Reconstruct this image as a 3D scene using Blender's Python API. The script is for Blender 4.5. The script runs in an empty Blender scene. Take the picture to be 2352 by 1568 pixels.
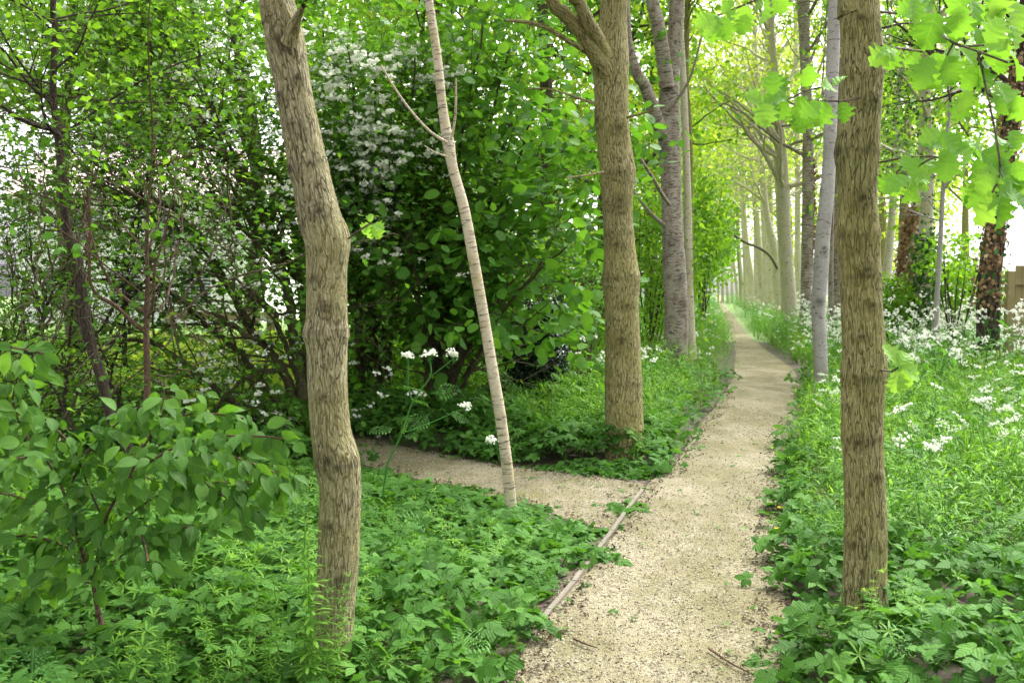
import bpy, math, random
import numpy as np
from mathutils import Vector
D = bpy.data
SC = bpy.context.scene
COL = SC.collection
rad = math.radians
rs = np.random.default_rng(11)

# ------------------------------------------------------------------ camera
W, H, F = 2352.0, 1568.0, 2287.0          # pixel frame used for reading the photograph
EYE = 1.6
PITCH = math.atan((784 - 650) / F)
cam = D.cameras.new('camera'); cam.lens = 35.0; cam.sensor_width = 36.0
cam.clip_start = 0.05; cam.clip_end = 2000
cam.dof.use_dof = True; cam.dof.focus_distance = 6.5; cam.dof.aperture_fstop = 5.0
co = D.objects.new('camera', cam); COL.objects.link(co)
co.location = (0, 0, EYE); co.rotation_euler = (math.pi / 2 - PITCH, 0, 0)
SC.camera = co

# ------------------------------------------------------------------ light
SUN_EL, SUN_AZ = 52.0, 42.0               # azimuth clockwise from the view direction
world = D.worlds.new('World'); SC.world = world; world.use_nodes = True
wn = world.node_tree; wn.nodes.clear()
sky = wn.nodes.new('ShaderNodeTexSky'); sky.sky_type = 'NISHITA'; sky.sun_disc = False
sky.sun_elevation = rad(SUN_EL); sky.sun_rotation = rad(SUN_AZ)
sky.air_density = 1.0; sky.dust_density = 4.0; sky.ozone_density = 1.0
hs = wn.nodes.new('ShaderNodeHueSaturation'); hs.inputs['Saturation'].default_value = 0.08
bg = wn.nodes.new('ShaderNodeBackground'); bg.inputs['Strength'].default_value = 0.15
wo = wn.nodes.new('ShaderNodeOutputWorld')
wn.links.new(sky.outputs[0], hs.inputs['Color']); wn.links.new(hs.outputs[0], bg.inputs[0]); wn.links.new(bg.outputs[0], wo.inputs[0])
sun = D.lights.new('sun', 'SUN'); sun.energy = 1.5; sun.angle = rad(14); sun.color = (1.0, 0.96, 0.88)
so = D.objects.new('sun', sun); COL.objects.link(so)
sd = Vector((math.sin(rad(SUN_AZ)) * math.cos(rad(SUN_EL)), math.cos(rad(SUN_AZ)) * math.cos(rad(SUN_EL)), math.sin(rad(SUN_EL))))
so.rotation_euler = (-sd).to_track_quat('-Z', 'Y').to_euler()
vs = SC.view_settings; vs.view_transform = 'Standard'; vs.look = 'None'; vs.gamma = 1; vs.use_curve_mapping = False
vs.exposure = 1.95
HAZE = 0.0
SC.render.engine = 'CYCLES'
SC.cycles.max_bounces = 8; SC.cycles.diffuse_bounces = 5; SC.cycles.transmission_bounces = 6; SC.cycles.glossy_bounces = 2

# ------------------------------------------------------------------ pixel <-> world
cp, sp_ = math.cos(PITCH), math.sin(PITCH)
def ray(px, py):
    u = (px - W / 2) / F; v = (H / 2 - py) / F
    return np.array([u, cp + v * sp_, -sp_ + v * cp])
def P(px, py, Y):
    r = ray(px, py); t = Y / r[1]
    return np.array([r[0] * t, Y, EYE + r[2] * t])
def G(px, py, z=0.0):
    r = ray(px, py); t = (z - EYE) / r[2]
    return np.array([r[0] * t, r[1] * t, z])
def proj(p):                               # world (N,3) -> frame pixels
    p = np.atleast_2d(p); x, y, z = p[:, 0], p[:, 1], p[:, 2] - EYE
    dd = y * cp - z * sp_; v = (y * sp_ + z * cp) / dd
    return W / 2 + F * x / dd, H / 2 - F * v, dd

# ------------------------------------------------------------------ object helpers
def tag(o, label=None, cat=None, group=None, kind=None):
    if label: o['label'] = label
    if cat: o['category'] = cat
    if group: o['group'] = group
    if kind: o['kind'] = kind
    return o
def empty(name, loc, label, cat, group=None):
    o = D.objects.new(name, None); COL.objects.link(o); o.location = [float(v) for v in loc]
    o.empty_display_size = 0.2
    return tag(o, label, cat, group)

class MB:
    def __init__(s): s.V = []; s.L = []; s.T = []; s.t = []; s.b = []; s.n = 0
    def add(s, V, L, T, tint=None, bark=None):
        V = np.asarray(V, dtype=np.float32)
        s.V.append(V); s.L.append(np.asarray(L, dtype=np.int64) + s.n); s.T.append(np.asarray(T, dtype=np.int64))
        s.t.append(np.full(len(V), 0.5, np.float32) if tint is None else np.asarray(tint, np.float32))
        s.b.append(V if bark is None else np.asarray(bark, np.float32)); s.n += len(V)
    def build(s, name, mat, parent=None, smooth=True):
        if not s.V: return None
        V = np.concatenate(s.V); L = np.concatenate(s.L); T = np.concatenate(s.T)
        t = np.concatenate(s.t); b = np.concatenate(s.b)
        if parent is not None: V = V - np.array(parent.matrix_world.translation if parent.parent else parent.location, dtype=np.float32)
        me = D.meshes.new(name)
        me.vertices.add(len(V)); me.vertices.foreach_set('co', V.ravel().astype(np.float32))
        me.loops.add(len(L)); me.loops.foreach_set('vertex_index', L.astype(np.int32))
        st = np.concatenate([[0], np.cumsum(T)[:-1]]).astype(np.int32)
        me.polygons.add(len(T)); me.polygons.foreach_set('loop_start', st)
        me.polygons.foreach_set('use_smooth', np.full(len(T), smooth, dtype=bool))
        me.update(calc_edges=True)
        a = me.attributes.new('tint', 'FLOAT', 'POINT'); a.data.foreach_set('value', t)
        a = me.attributes.new('bark', 'FLOAT_VECTOR', 'POINT'); a.data.foreach_set('vector', b.ravel())
        me.materials.append(mat)
        o = D.objects.new(name, me); COL.objects.link(o)
        if parent is not None: o.parent = parent
        return o

def unit(v):
    v = np.asarray(v, float); n = np.linalg.norm(v, axis=-1, keepdims=True); return v / np.maximum(n, 1e-9)

def frames(Y, N):
    Y = unit(Y); X = unit(np.cross(Y, N)); Z = np.cross(X, Y)
    return np.stack([X, Y, Z], axis=-1)    # columns
def inst(mb, tpl, pos, R, sc, tint):
    V, L, T = tpl; pos = np.asarray(pos); n = len(pos)
    if n == 0: return
    sc = np.broadcast_to(sc, (n,))
    P_ = np.einsum('nij,vj->nvi', R, V) * sc[:, None, None] + pos[:, None, :]
    k = len(V)
    LL = (np.asarray(L)[None, :] + (np.arange(n) * k)[:, None]).ravel()
    TT = np.tile(np.asarray(T), n)
    tv = V[:, 3] if V.shape[1] > 3 else 0
    mb.add(P_.reshape(-1, 3), LL, TT, np.repeat(np.broadcast_to(tint, (n,)), k), np.tile(V, (n, 1)))
def randdirs(n, r=rs):
    v = r.normal(size=(n, 3)); return unit(v)

# ------------------------------------------------------------------ leaf templates (base at origin, tip +Y, face +Z)
def leaf(stations, fold=0.25, droop=0.15, stalk=0.0, off=(0, 0)):
    """stations: (y, halfwidth, shift of the margin along y)"""
    V = []; L = []; T = []
    ys = [s[0] for s in stations]
    for (y, w, s) in stations:
        z = -droop * y * y
        V.append((0, y + stalk, z)); V.append((-w, y + s + stalk, z + fold * w)); V.append((w, y + s + stalk, z + fold * w))
    for i in range(len(stations) - 1):
        a, b = 3 * i, 3 * i + 3
        w0, w1 = stations[i][1], stations[i + 1][1]
        if w0 < 1e-6: L += [a, b, b + 1]; T.append(3); L += [a, b + 2, b]; T.append(3)
        elif w1 < 1e-6: L += [a, b, a + 1]; T.append(3); L += [a, a + 2, b]; T.append(3)
        else: L += [a, b, b + 1, a + 1]; T.append(4); L += [a, a + 2, b + 2, b]; T.append(4)
    V = np.array(V, float)
    return V, L, T
def merge(tpls):
    V = []; L = []; T = []; n = 0
    for v, l, t in tpls:
        V.append(v); L += [i + n for i in l]; T += list(t); n += len(v)
    return np.concatenate(V), L, T
def xform(tpl, rot=(0, 0, 0), sc=1, loc=(0, 0, 0)):
    from mathutils import Euler
    M = np.array(Euler(rot).to_matrix()); v, l, t = tpl
    return (v @ M.T) * sc + np.array(loc), l, t
def ribbon(pts, w):
    """thin crossed stem from polyline"""
    pts = np.asarray(pts, float); n = len(pts); V = []; L = []; T = []
    for i, p in enumerate(pts):
        ww = w * (1 - 0.5 * i / (n - 1))
        for k in range(3):
            a = k * 2.0944; V.append(p + np.array([math.cos(a) * ww, math.sin(a) * ww, 0]))
    for i in range(n - 1):
        for k in range(3):
            a = 3 * i + k; b = 3 * i + (k + 1) % 3; L += [a, b, b + 3, a + 3]; T.append(4)
    return np.array(V), L, T

OVATE = leaf([(0, 0, 0), (.18, .2, .02), (.42, .33, .03), (.68, .26, .04), (.88, .1, .03), (1, 0, 0)], .18, .18)
ELM = leaf([(0, 0, 0), (.06, .12, .0), (.22, .25, .04), (.42, .31, .05), (.62, .27, .05), (.78, .16, .04), (.9, .05, .03), (1.06, 0, 0)], .22, .34)
ROUND = leaf([(0, .06, -.06), (.14, .33, -.02), (.38, .45, .0), (.62, .42, .03), (.82, .24, .05), (.92, .07, .05), (1, 0, 0)], .1, .16)
SIMPLE = leaf([(0, 0, 0), (.4, .34, 0), (.75, .22, 0), (1, 0, 0)], .2, .15)
TINY = leaf([(0, 0, 0), (.5, .4, 0), (1, 0, 0)], .25, .1)
HAW = leaf([(0, 0, 0), (.25, .12, .05), (.35, .38, .18), (.5, .16, .1), (.62, .36, .2), (.8, .12, .08), (1.05, 0, 0)], .15, .1)
def lobed(lobes, n=30, L=1.0):
    st = [(0, .012, 0), (.1, .012, 0)]
    for i in range(n + 1):
        y = .1 + .9 * i / n; env = math.sin(math.pi * min(1, ((y - .06) / .96)) ** .8) ** .7 * .44 * (1 + .4 * math.sin(math.pi * (y - .2)))
        w = env * (.78 + .22 * math.cos(2 * math.pi * lobes * (y - .08) + math.pi)) if y < .97 else .05
        st.append((y, max(.015, w), .10 * (w / .4)))
    st.append((1.02, 0, 0)); v, l, t = leaf(st, .2, .42); v[:, 2] += .03 * np.sin(v[:, 1] * 7 + v[:, 0] * 5) * np.abs(v[:, 0]) * 3; return v, l, t
OAK = lobed(4.2)
_l = leaf([(0, 0, 0), (.12, .18, .02), (.35, .31, .03), (.6, .27, .06), (.82, .12, .05), (1, 0, 0)], .12, .2)
ELDER = merge([xform(_l, (0, 0, 0), 1.0, (0, .25, 0)), xform(_l, (0, .1, 1.25), .85, (0, .2, 0)), xform(_l, (0, -.1, -1.25), .85, (0, .2, 0)),
               xform(_l, (0.1, .1, 2.0), .7, (0, .12, 0)), xform(_l, (0.1, -.1, -2.0), .7, (0, .12, 0))])
_s = leaf([(0, 0, 0), (.4, .3, .02), (.75, .2, 0), (1, 0, 0)], .15, .2)
ELDER3 = merge([xform(_s, (0, 0, 0), 1.0, (0, .2, 0)), xform(_s, (0, .1, 1.3), .85, (0, .15, 0)), xform(_s, (0, -.1, -1.3), .85, (0, .15, 0))])
IVY = leaf([(0, .05, -.05), (.1, .3, -.1), (.25, .28, .0), (.4, .45, .1), (.55, .2, .05), (.8, .12, 0), (1, 0, 0)], .1, .15)

def mk_cleaver(h=1.0, nw=7, r=np.random.default_rng(3), lean=.25, nl=7):
    pts = []; x = y = 0.0; ax, ay = r.normal() * lean, r.normal() * lean
    parts = []
    for i in range(nw + 1):
        t = i / nw; pts.append((ax * t * t + r.normal() * .01, ay * t * t + r.normal() * .01, h * t * (1 - .12 * t)))
    parts.append(ribbon(pts, .006))
    nar = leaf([(0, .012, 0), (.55, .085, 0), (.85, .07, 0), (1, 0, 0)], .1, .35)
    for i in range(1, nw + 1):
        s = (.17 * (1 - .45 * (i / nw) ** 2) if i < nw else .09) * (7 / max(nw, 7)) ** .75
        ph = r.uniform(0, 6)
        for k in range(nl):
            parts.append(xform(nar, (rad(18 + r.normal() * 9 + (25 if i == nw else 0)), 0, ph + k * 6.283 / nl), s * r.uniform(.8, 1.15), pts[i]))
    return merge(parts)
CLEAVERS = [mk_cleaver(r=np.random.default_rng(k), nw=6 + k % 3, lean=.15 + .12 * k) for k in range(5)]
def mk_cleaver_lo(k):
    r = np.random.default_rng(50 + k); parts = [ribbon([(0, 0, 0), (r.normal() * .1, r.normal() * .1, .5), (r.normal() * .2, r.normal() * .2, .95)], .008)]
    nar = leaf([(0, 0, 0), (.6, .09, 0), (1, 0, 0)], .1, .3)
    for i in range(30):
        parts.append(xform(nar, (rad(r.uniform(-10, 65)), 0, r.uniform(0, 6.28)), r.uniform(.09, .17), (r.normal() * .08, r.normal() * .08, r.uniform(.25, 1.0))))
    return merge(parts)
CLEAVERS_LO = [mk_cleaver_lo(k) for k in range(4)]

def mk_fern(r):                            # a feathery cow-parsley leaf
    parts = []; nar = leaf([(0, 0, 0), (.5, .1, 0), (1, 0, 0)], .1, .2)
    parts.append(ribbon([(0, 0, 0), (0, .5, .05), (0, 1, 0)], .008))
    for i in range(7):
        y = .2 + i * .115; s = .4 * (1 - abs(i - 1) / 7.5)
        for sg in (-1, 1):
            a = sg * 1.05
            base = np.array([0, y, .03]); dr = np.array([-math.sin(a), math.cos(a), 0])
            for j in range(4):
                q = base + dr * s * (j + .5) / 4
                for s2 in (-1, 1): parts.append(xform(nar, (r.normal() * .2, r.normal() * .2, a + s2 * .8), s * .27 * (1 - j / 7), q))
            parts.append(xform(nar, (0, 0, a), s * .5, base + dr * s * .7))
    return merge(parts)
FERN = mk_fern(np.random.default_rng(5))
def mk_parsley(seed, hi=True):
    """returns (green template, white template), height about 1"""
    r = np.random.default_rng(seed); g = []; w = []
    top = np.array([r.normal() * .06, r.normal() * .06, .72])
    g.append(ribbon([(0, 0, 0), top * .5 + (r.normal() * .01, 0, 0), top], .007))
    nb = 4 if hi else 5
    for b in range(nb):
        st = top * r.uniform(.45, 1); az = b * 6.28 / nb + r.uniform(-.4, .4); rr = r.uniform(.08, .26)
        c = st + np.array([math.cos(az) * rr, math.sin(az) * rr, r.uniform(.14, .3)])
        g.append(ribbon([st, (st + c) / 2 + (0, 0, .02), c], .004))
        nu = 9 if hi else 5
        for u in range(nu):
            a = u * 2.4; q = (.07 if hi else .052) * math.sqrt((u + .3) / nu)
            uc = c + np.array([math.cos(a) * q, math.sin(a) * q, .045 + r.normal() * .006 + q * math.sin(a + b) * (.35 + .3 * b % .5)])
            if hi: g.append(ribbon([c, uc], .0018))
            nf = 7 if hi else 5
            for f in range(nf):
                fa = r.uniform(0, 6.28); fr = r.uniform(0, .016)
                s = r.uniform(.004, .008) if hi else r.uniform(.004, .0115)
                p = uc + np.array([math.cos(fa) * fr, math.sin(fa) * fr, r.normal() * .006])
                e = np.array([[-s, -s, 0], [s, -s, 0], [s, s, 0], [-s, s, 0]]); th = r.uniform(0, 1.5)
                M = np.array([[math.cos(th), -math.sin(th), 0], [math.sin(th), math.cos(th), 0], [r.normal() * .7, r.normal() * .7, 1]])
                w.append((e @ M.T + p, [0, 1, 2, 3], [4]))
    nar = leaf([(0, 0, 0), (.5, .2, 0), (1, 0, 0)], .1, .2)
    for k in range(3 if hi else 2):
        az = r.uniform(0, 6.28)
        if hi: g.append(xform(FERN, (rad(30), 0, az), .38, (0, 0, .15 + .15 * k)))
        else:
            for j in range(7): g.append(xform(nar, (rad(r.uniform(0, 60)), 0, r.uniform(0, 6.28)), .13, (r.normal() * .07, r.normal() * .07, r.uniform(.15, .7))))
    return merge(g), merge(w)
PARS = [mk_parsley(k) for k in range(5)]
PARS_LO = [mk_parsley(20 + k, False) for k in range(5)]
def mk_grass(seed, n=16):
    r = np.random.default_rng(seed); parts = []
    for i in range(n):
        az = r.uniform(0, 6.28); h = r.uniform(.5, 1); ln = r.uniform(.1, .5); w = .012
        V = []; 
        for k in range(4):
            t = k / 3; c = np.array([math.cos(az) * ln * t * t, math.sin(az) * ln * t * t, h * (t - .25 * ln * t * t)]) + np.array([math.cos(az * 3), math.sin(az * 3), 0]) * .04
            sd_ = np.array([-math.sin(az), math.cos(az), 0]) * w * (1 - t * .9)
            V += [c - sd_, c + sd_]
        L = []; T = []
        for k in range(3): a = 2 * k; L += [a, a + 1, a + 3, a + 2]; T.append(4)
        parts.append((np.array(V), L, T))
    return merge(parts)
GRASS = [mk_grass(k) for k in range(4)]

# ------------------------------------------------------------------ materials
def nt(name):
    m = D.materials.new(name); m.use_nodes = True; t = m.node_tree; t.nodes.clear()
    out = t.nodes.new('ShaderNodeOutputMaterial'); return m, t, out
def ramp(t, stops, fac):
    r = t.nodes.new('ShaderNodeValToRGB'); e = r.color_ramp.elements
    while len(e) < len(stops): e.new(0.5)
    for i, (p, c) in enumerate(stops): e[i].position = p; e[i].color = (*c, 1)
    t.links.new(fac, r.inputs[0]); return r.outputs[0]
def attr(t, n, vec=False):
    a = t.nodes.new('ShaderNodeAttribute'); a.attribute_name = n; return a.outputs['Vector' if vec else 'Fac']
def noise(t, vec, scale, detail=4, rough=.6):
    n = t.nodes.new('ShaderNodeTexNoise'); n.inputs['Scale'].default_value = scale; n.inputs['Detail'].default_value = detail; n.inputs['Roughness'].default_value = rough
    if vec is not None: t.links.new(vec, n.inputs['Vector'])
    return n.outputs[0]
def mapping(t, vec, sc, rot=(0, 0, 0)):
    n = t.nodes.new('ShaderNodeMapping'); n.inputs['Scale'].default_value = sc; n.inputs['Rotation'].default_value = rot; t.links.new(vec, n.inputs['Vector']); return n.outputs[0]
def math_(t, op, a, b=None, clamp=False):
    n = t.nodes.new('ShaderNodeMath'); n.operation = op; n.use_clamp = clamp
    for i, v in enumerate((a, b)):
        if v is None: continue
        if isinstance(v, (int, float)): n.inputs[i].default_value = v
        else: t.links.new(v, n.inputs[i])
    return n.outputs[0]
def mixc(t, fac, a, b, mode='MIX'):
    n = t.nodes.new('ShaderNodeMixRGB'); n.blend_type = mode
    for i, v in enumerate((fac, a, b)):
        if isinstance(v, (int, float)): n.inputs[i].default_value = v
        elif isinstance(v, tuple): n.inputs[i].default_value = (*v, 1)
        else: t.links.new(v, n.inputs[i])
    return n.outputs[0]
def objco(t):
    n = t.nodes.new('ShaderNodeTexCoord'); return n.outputs['Object']

def leafmat(name, dark, mid, light, trans=.42, tcol=None, rough=.5, spec=.22, veins=0, vf=9.0):
    m, t, out = nt(name)
    a = attr(t, 'tint')
    n = noise(t, objco(t), 1.7, 2)
    f = math_(t, 'ADD', a, math_(t, 'MULTIPLY', math_(t, 'SUBTRACT', n, .5), .6), True)
    c = ramp(t, [(0, dark), (.5, mid), (1, light)], f)
    b = t.nodes.new('ShaderNodeBsdfPrincipled'); b.inputs['Roughness'].default_value = rough; b.inputs['Specular IOR Level'].default_value = spec
    if veins:
        sx = t.nodes.new('ShaderNodeSeparateXYZ'); t.links.new(attr(t, 'bark', True), sx.inputs[0]); ax = math_(t, 'ABSOLUTE', sx.outputs[0])
        w = math_(t, 'SINE', math_(t, 'MULTIPLY', math_(t, 'SUBTRACT', sx.outputs[1], math_(t, 'MULTIPLY', ax, .75)), 6.283 * vf))
        w = math_(t, 'POWER', math_(t, 'ADD', math_(t, 'MULTIPLY', w, .5), .5), 5.0)
        w = math_(t, 'MAXIMUM', w, math_(t, 'LESS_THAN', ax, .018))
        c = mixc(t, math_(t, 'MULTIPLY', w, veins), c, light)
        bp = t.nodes.new('ShaderNodeBump'); bp.invert = True; bp.inputs['Strength'].default_value = .7; bp.inputs['Distance'].default_value = .003; t.links.new(w, bp.inputs['Height']); t.links.new(bp.outputs[0], b.inputs['Normal'])
    t.links.new(c, b.inputs['Base Color'])
    tr = t.nodes.new('ShaderNodeBsdfTranslucent')
    tc = mixc(t, 1.0, c, tcol or (1.45, 1.35, .55), 'MULTIPLY'); t.links.new(tc, tr.inputs['Color'])
    mx = t.nodes.new('ShaderNodeMixShader'); mx.inputs[0].default_value = trans
    t.links.new(b.outputs[0], mx.inputs[1]); t.links.new(tr.outputs[0], mx.inputs[2]); t.links.new(mx.outputs[0], out.inputs[0])
    return m
M = {}
M['hazel'] = leafmat('hazel_leaf', (.05, .15, .016), (.085, .24, .028), (.16, .35, .05), veins=.35, vf=6.5)
M['hawthorn'] = leafmat('hawthorn_leaf', (.045, .12, .014), (.085, .21, .026), (.15, .32, .05), trans=.5)
M['elm'] = leafmat('elm_leaf', (.045, .13, .018), (.075, .2, .028), (.15, .32, .05), veins=.5, vf=10)
M['oak'] = leafmat('oak_leaf', (.1, .25, .03), (.16, .36, .05), (.24, .45, .08), trans=.45, veins=.22, vf=4.2)
M['canopy'] = leafmat('canopy_leaf', (.09, .22, .02), (.15, .32, .032), (.25, .44, .055), trans=.55)
M['lime'] = leafmat('pale_canopy_leaf', (.2, .32, .04), (.31, .45, .07), (.44, .55, .13), trans=.58)
M['holly'] = leafmat('holly_leaf', (.008, .025, .012), (.015, .045, .02), (.03, .07, .03), trans=.05, rough=.25, spec=.6)
M['ivy'] = leafmat('ivy_leaf', (.02, .07, .015), (.04, .13, .025), (.08, .2, .04), trans=.2, rough=.35)
M['dead'] = leafmat('dead_ivy_leaf', (.12, .06, .025), (.3, .18, .09), (.5, .37, .22), trans=.2, tcol=(1, 1, 1))
M['elder'] = leafmat('ground_elder_leaf', (.04, .115, .016), (.07, .19, .028), (.125, .29, .05), trans=.35, tcol=(1.3, 1.3, .6), rough=.6, spec=.15, veins=.1, vf=5)
M['cleaver'] = leafmat('cleaver_leaf', (.09, .22, .025), (.15, .33, .04), (.24, .45, .07), trans=.45, rough=.6)
M['parsley'] = leafmat('cow_parsley_leaf', (.06, .2, .04), (.1, .28, .055), (.17, .38, .08), trans=.4, rough=.55)
M['grass'] = leafmat('grass_blade', (.08, .2, .03), (.14, .31, .05), (.24, .4, .08), trans=.4, rough=.5)
M['petal'] = leafmat('white_petal', (.66, .7, .56), (.78, .8, .7), (.86, .86, .8), trans=.35, tcol=(1, 1, 1), rough=.6)
M['yellow'] = leafmat('yellow_petal', (.75, .5, .02), (.8, .6, .03), (.85, .65, .05), trans=.3, tcol=(1, 1, 1), rough=.6)
M['litter'] = leafmat('litter_bit', (.025, .015, .008), (.09, .055, .03), (.2, .13, .07), trans=.0, tcol=(1, 1, 1), rough=.8)
M['pebble'] = leafmat('pebble', (.16, .14, .09), (.3, .265, .19), (.5, .46, .37), trans=.0, tcol=(1, 1, 1), rough=.8)

def barkmat(name, crack, base, light, moss=None, vs_=(55, 55, 9), depth=.006, crackw=.12, lich=.5):
    """furrowed bark in the straightened coordinate stored on the mesh"""
    m, t, out = nt(name)
    b = attr(t, 'bark', True)
    wob = t.nodes.new('ShaderNodeVectorMath'); wob.operation = 'MULTIPLY_ADD'
    nz = t.nodes.new('ShaderNodeTexNoise'); nz.inputs['Scale'].default_value = 9; nz.inputs['Detail'].default_value = 3; t.links.new(b, nz.inputs['Vector'])
    t.links.new(nz.outputs['Color'], wob.inputs[0]); wob.inputs[1].default_value = (.03, .03, .03); t.links.new(b, wob.inputs[2])
    mp = mapping(t, wob.outputs[0], vs_)
    v = t.nodes.new('ShaderNodeTexVoronoi'); v.feature = 'DISTANCE_TO_EDGE'; v.inputs['Scale'].default_value = 1; t.links.new(mp, v.inputs['Vector'])
    v2 = t.nodes.new('ShaderNodeTexVoronoi'); v2.feature = 'DISTANCE_TO_EDGE'; v2.inputs['Scale'].default_value = 2.3; t.links.new(mp, v2.inputs['Vector'])
    e1 = math_(t, 'MULTIPLY', v.outputs['Distance'], 1 / crackw * .8, True)
    e2 = math_(t, 'MULTIPLY', v2.outputs['Distance'], 1 / crackw, True)
    e = math_(t, 'MULTIPLY', e1, math_(t, 'ADD', math_(t, 'MULTIPLY', e2, .45), .55), True)
    def fiss(sc, k, det):
        q = noise(t, mapping(t, wob.outputs[0], tuple(a_ * sc for a_ in vs_)), .55, det, .55)
        return math_(t, 'MULTIPLY', math_(t, 'ABSOLUTE', math_(t, 'SUBTRACT', q, .5)), k, True)
    e = math_(t, 'MULTIPLY', math_(t, 'MINIMUM', fiss(1.3, 19, 1.5), math_(t, 'ADD', math_(t, 'MULTIPLY', fiss(2.5, 15, 2), .45), .55)), math_(t, 'ADD', math_(t, 'MULTIPLY', e, .5), .5))
    fine = noise(t, mapping(t, b, (60, 60, 25)), 1, 6, .7)
    big = noise(t, b, 3.2, 4, .6)
    c = ramp(t, [(.2, crack), (.5, base), (.9, light)], math_(t, 'ADD', math_(t, 'MULTIPLY', e, .6), math_(t, 'MULTIPLY', fine, .36)))
    if moss: c = mixc(t, ramp(t, [(.42, (0, 0, 0)), (.62, (1, 1, 1))], big), c, mixc(t, .38, c, moss, 'MIX'))
    vo = t.nodes.new('ShaderNodeTexVoronoi'); vo.inputs['Scale'].default_value = 22; t.links.new(b, vo.inputs['Vector'])
    sel = math_(t, 'LESS_THAN', math_(t, 'ADD', vo.outputs['Distance'], math_(t, 'MULTIPLY', fine, .15)), .2)
    sel = math_(t, 'MULTIPLY', sel, math_(t, 'GREATER_THAN', noise(t, b, 7, 1), .62))
    c = mixc(t, math_(t, 'MULTIPLY', sel, lich), c, (.55, .55, .48))
    c = mixc(t, math_(t, 'MULTIPLY', attr(t, 'tint'), math_(t, 'ADD', fine, .3), True), c, crack)
    p = t.nodes.new('ShaderNodeBsdfPrincipled'); p.inputs['Roughness'].default_value = .85; p.inputs['Specular IOR Level'].default_value = .2
    t.links.new(c, p.inputs['Base Color'])
    bp = t.nodes.new('ShaderNodeBump'); bp.inputs['Strength'].default_value = 1; bp.inputs['Distance'].default_value = depth
    hgt = math_(t, 'ADD', e, math_(t, 'MULTIPLY', fine, .5)); t.links.new(hgt, bp.inputs['Height']); t.links.new(bp.outputs[0], p.inputs['Normal'])
    t.links.new(p.outputs[0], out.inputs[0]); return m
def birchmat(name, dark, base, light, thr=.6, band=(3, 3, 70), warm=None):
    m, t, out = nt(name)
    b = attr(t, 'bark', True)
    ln = noise(t, mapping(t, b, band), 1.6, 3, .6)
    mask = ramp(t, [(thr - .035, (0, 0, 0)), (thr + .035, (1, 1, 1))], ln)
    big = noise(t, b, 2.4, 5, .65); fine = noise(t, mapping(t, b, (30, 30, 60)), 1, 5, .7)
    c = ramp(t, [(.2, dark), (.42, base), (.8, light)], math_(t, 'ADD', math_(t, 'MULTIPLY', big, .5), math_(t, 'MULTIPLY', fine, .5)))
    if warm: c = mixc(t, ramp(t, [(.5, (0, 0, 0)), (.68, (.8, .8, .8))], noise(t, b, 5.5, 4)), c, warm)
    c = mixc(t, math_(t, 'MULTIPLY', mask, .8), c, dark)
    sp = math_(t, 'GREATER_THAN', noise(t, mapping(t, b, (14, 14, 30)), 1, 2), .7)
    c = mixc(t, math_(t, 'MULTIPLY', sp, .7), c, dark)
    c = mixc(t, math_(t, 'MULTIPLY', attr(t, 'tint'), math_(t, 'ADD', fine, .4), True), c, dark)
    p = t.nodes.new('ShaderNodeBsdfPrincipled'); p.inputs['Roughness'].default_value = .65; p.inputs['Specular IOR Level'].default_value = .3
    t.links.new(c, p.inputs['Base Color'])
    bp = t.nodes.new('ShaderNodeBump'); bp.inputs['Strength'].default_value = .7; bp.inputs['Distance'].default_value = .004
    t.links.new(math_(t, 'SUBTRACT', fine, mask), bp.inputs['Height']); t.links.new(bp.outputs[0], p.inputs['Normal'])
    t.links.new(p.outputs[0], out.inputs[0]); return m
M['bark_a'] = barkmat('grey_brown_furrowed_bark', (.05, .038, .02), (.32, .285, .155), (.53, .49, .32), moss=(.3, .275, .09), vs_=(58, 58, 13), crackw=.17, depth=.012)
M['bark_o'] = barkmat('olive_furrowed_bark', (.045, .036, .015), (.3, .265, .115), (.5, .455, .25), moss=(.29, .27, .065), vs_=(50, 50, 12), crackw=.17, depth=.012)
M['bark_d'] = barkmat('dark_bark', (.015, .01, .008), (.06, .045, .032), (.13, .1, .08), vs_=(60, 60, 14), lich=.2)
M['bark_b'] = barkmat('brown_bark', (.05, .03, .02), (.13, .08, .05), (.24, .16, .11), vs_=(70, 70, 25), lich=.15)
M['bark_g'] = barkmat('mossy_stem_bark', (.03, .025, .015), (.1, .085, .05), (.2, .17, .1), moss=(.1, .1, .03), vs_=(70, 70, 18), lich=.2)
M['birch'] = birchmat('pale_birch_bark', (.06, .05, .045), (.42, .38, .33), (.7, .66, .6), thr=.63)
M['birch_t'] = birchmat('cream_birch_bark', (.07, .055, .04), (.44, .37, .26), (.66, .58, .45), thr=.6, band=(6, 6, 60), warm=(.36, .3, .14))
M['birch_s'] = birchmat('silver_birch_bark', (.06, .05, .045), (.28, .26, .24), (.5, .47, .44), thr=.63, band=(5, 5, 26))
M['cherry'] = birchmat('cherry_bark', (.05, .035, .025), (.26, .22, .17), (.5, .45, .38), thr=.56, band=(4, 4, 30), warm=(.15, .1, .06))
M['trunk_far'] = birchmat('pale_far_bark', (.14, .12, .08), (.42, .38, .27), (.64, .6, .47), thr=.62, band=(4, 4, 16), warm=(.46, .42, .22))
M['twig'] = barkmat('twig_bark', (.04, .03, .02), (.12, .09, .06), (.22, .17, .12), lich=0)
M['twig_g'] = barkmat('green_stem', (.1, .2, .04), (.14, .28, .06), (.2, .34, .1), lich=0)

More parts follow.
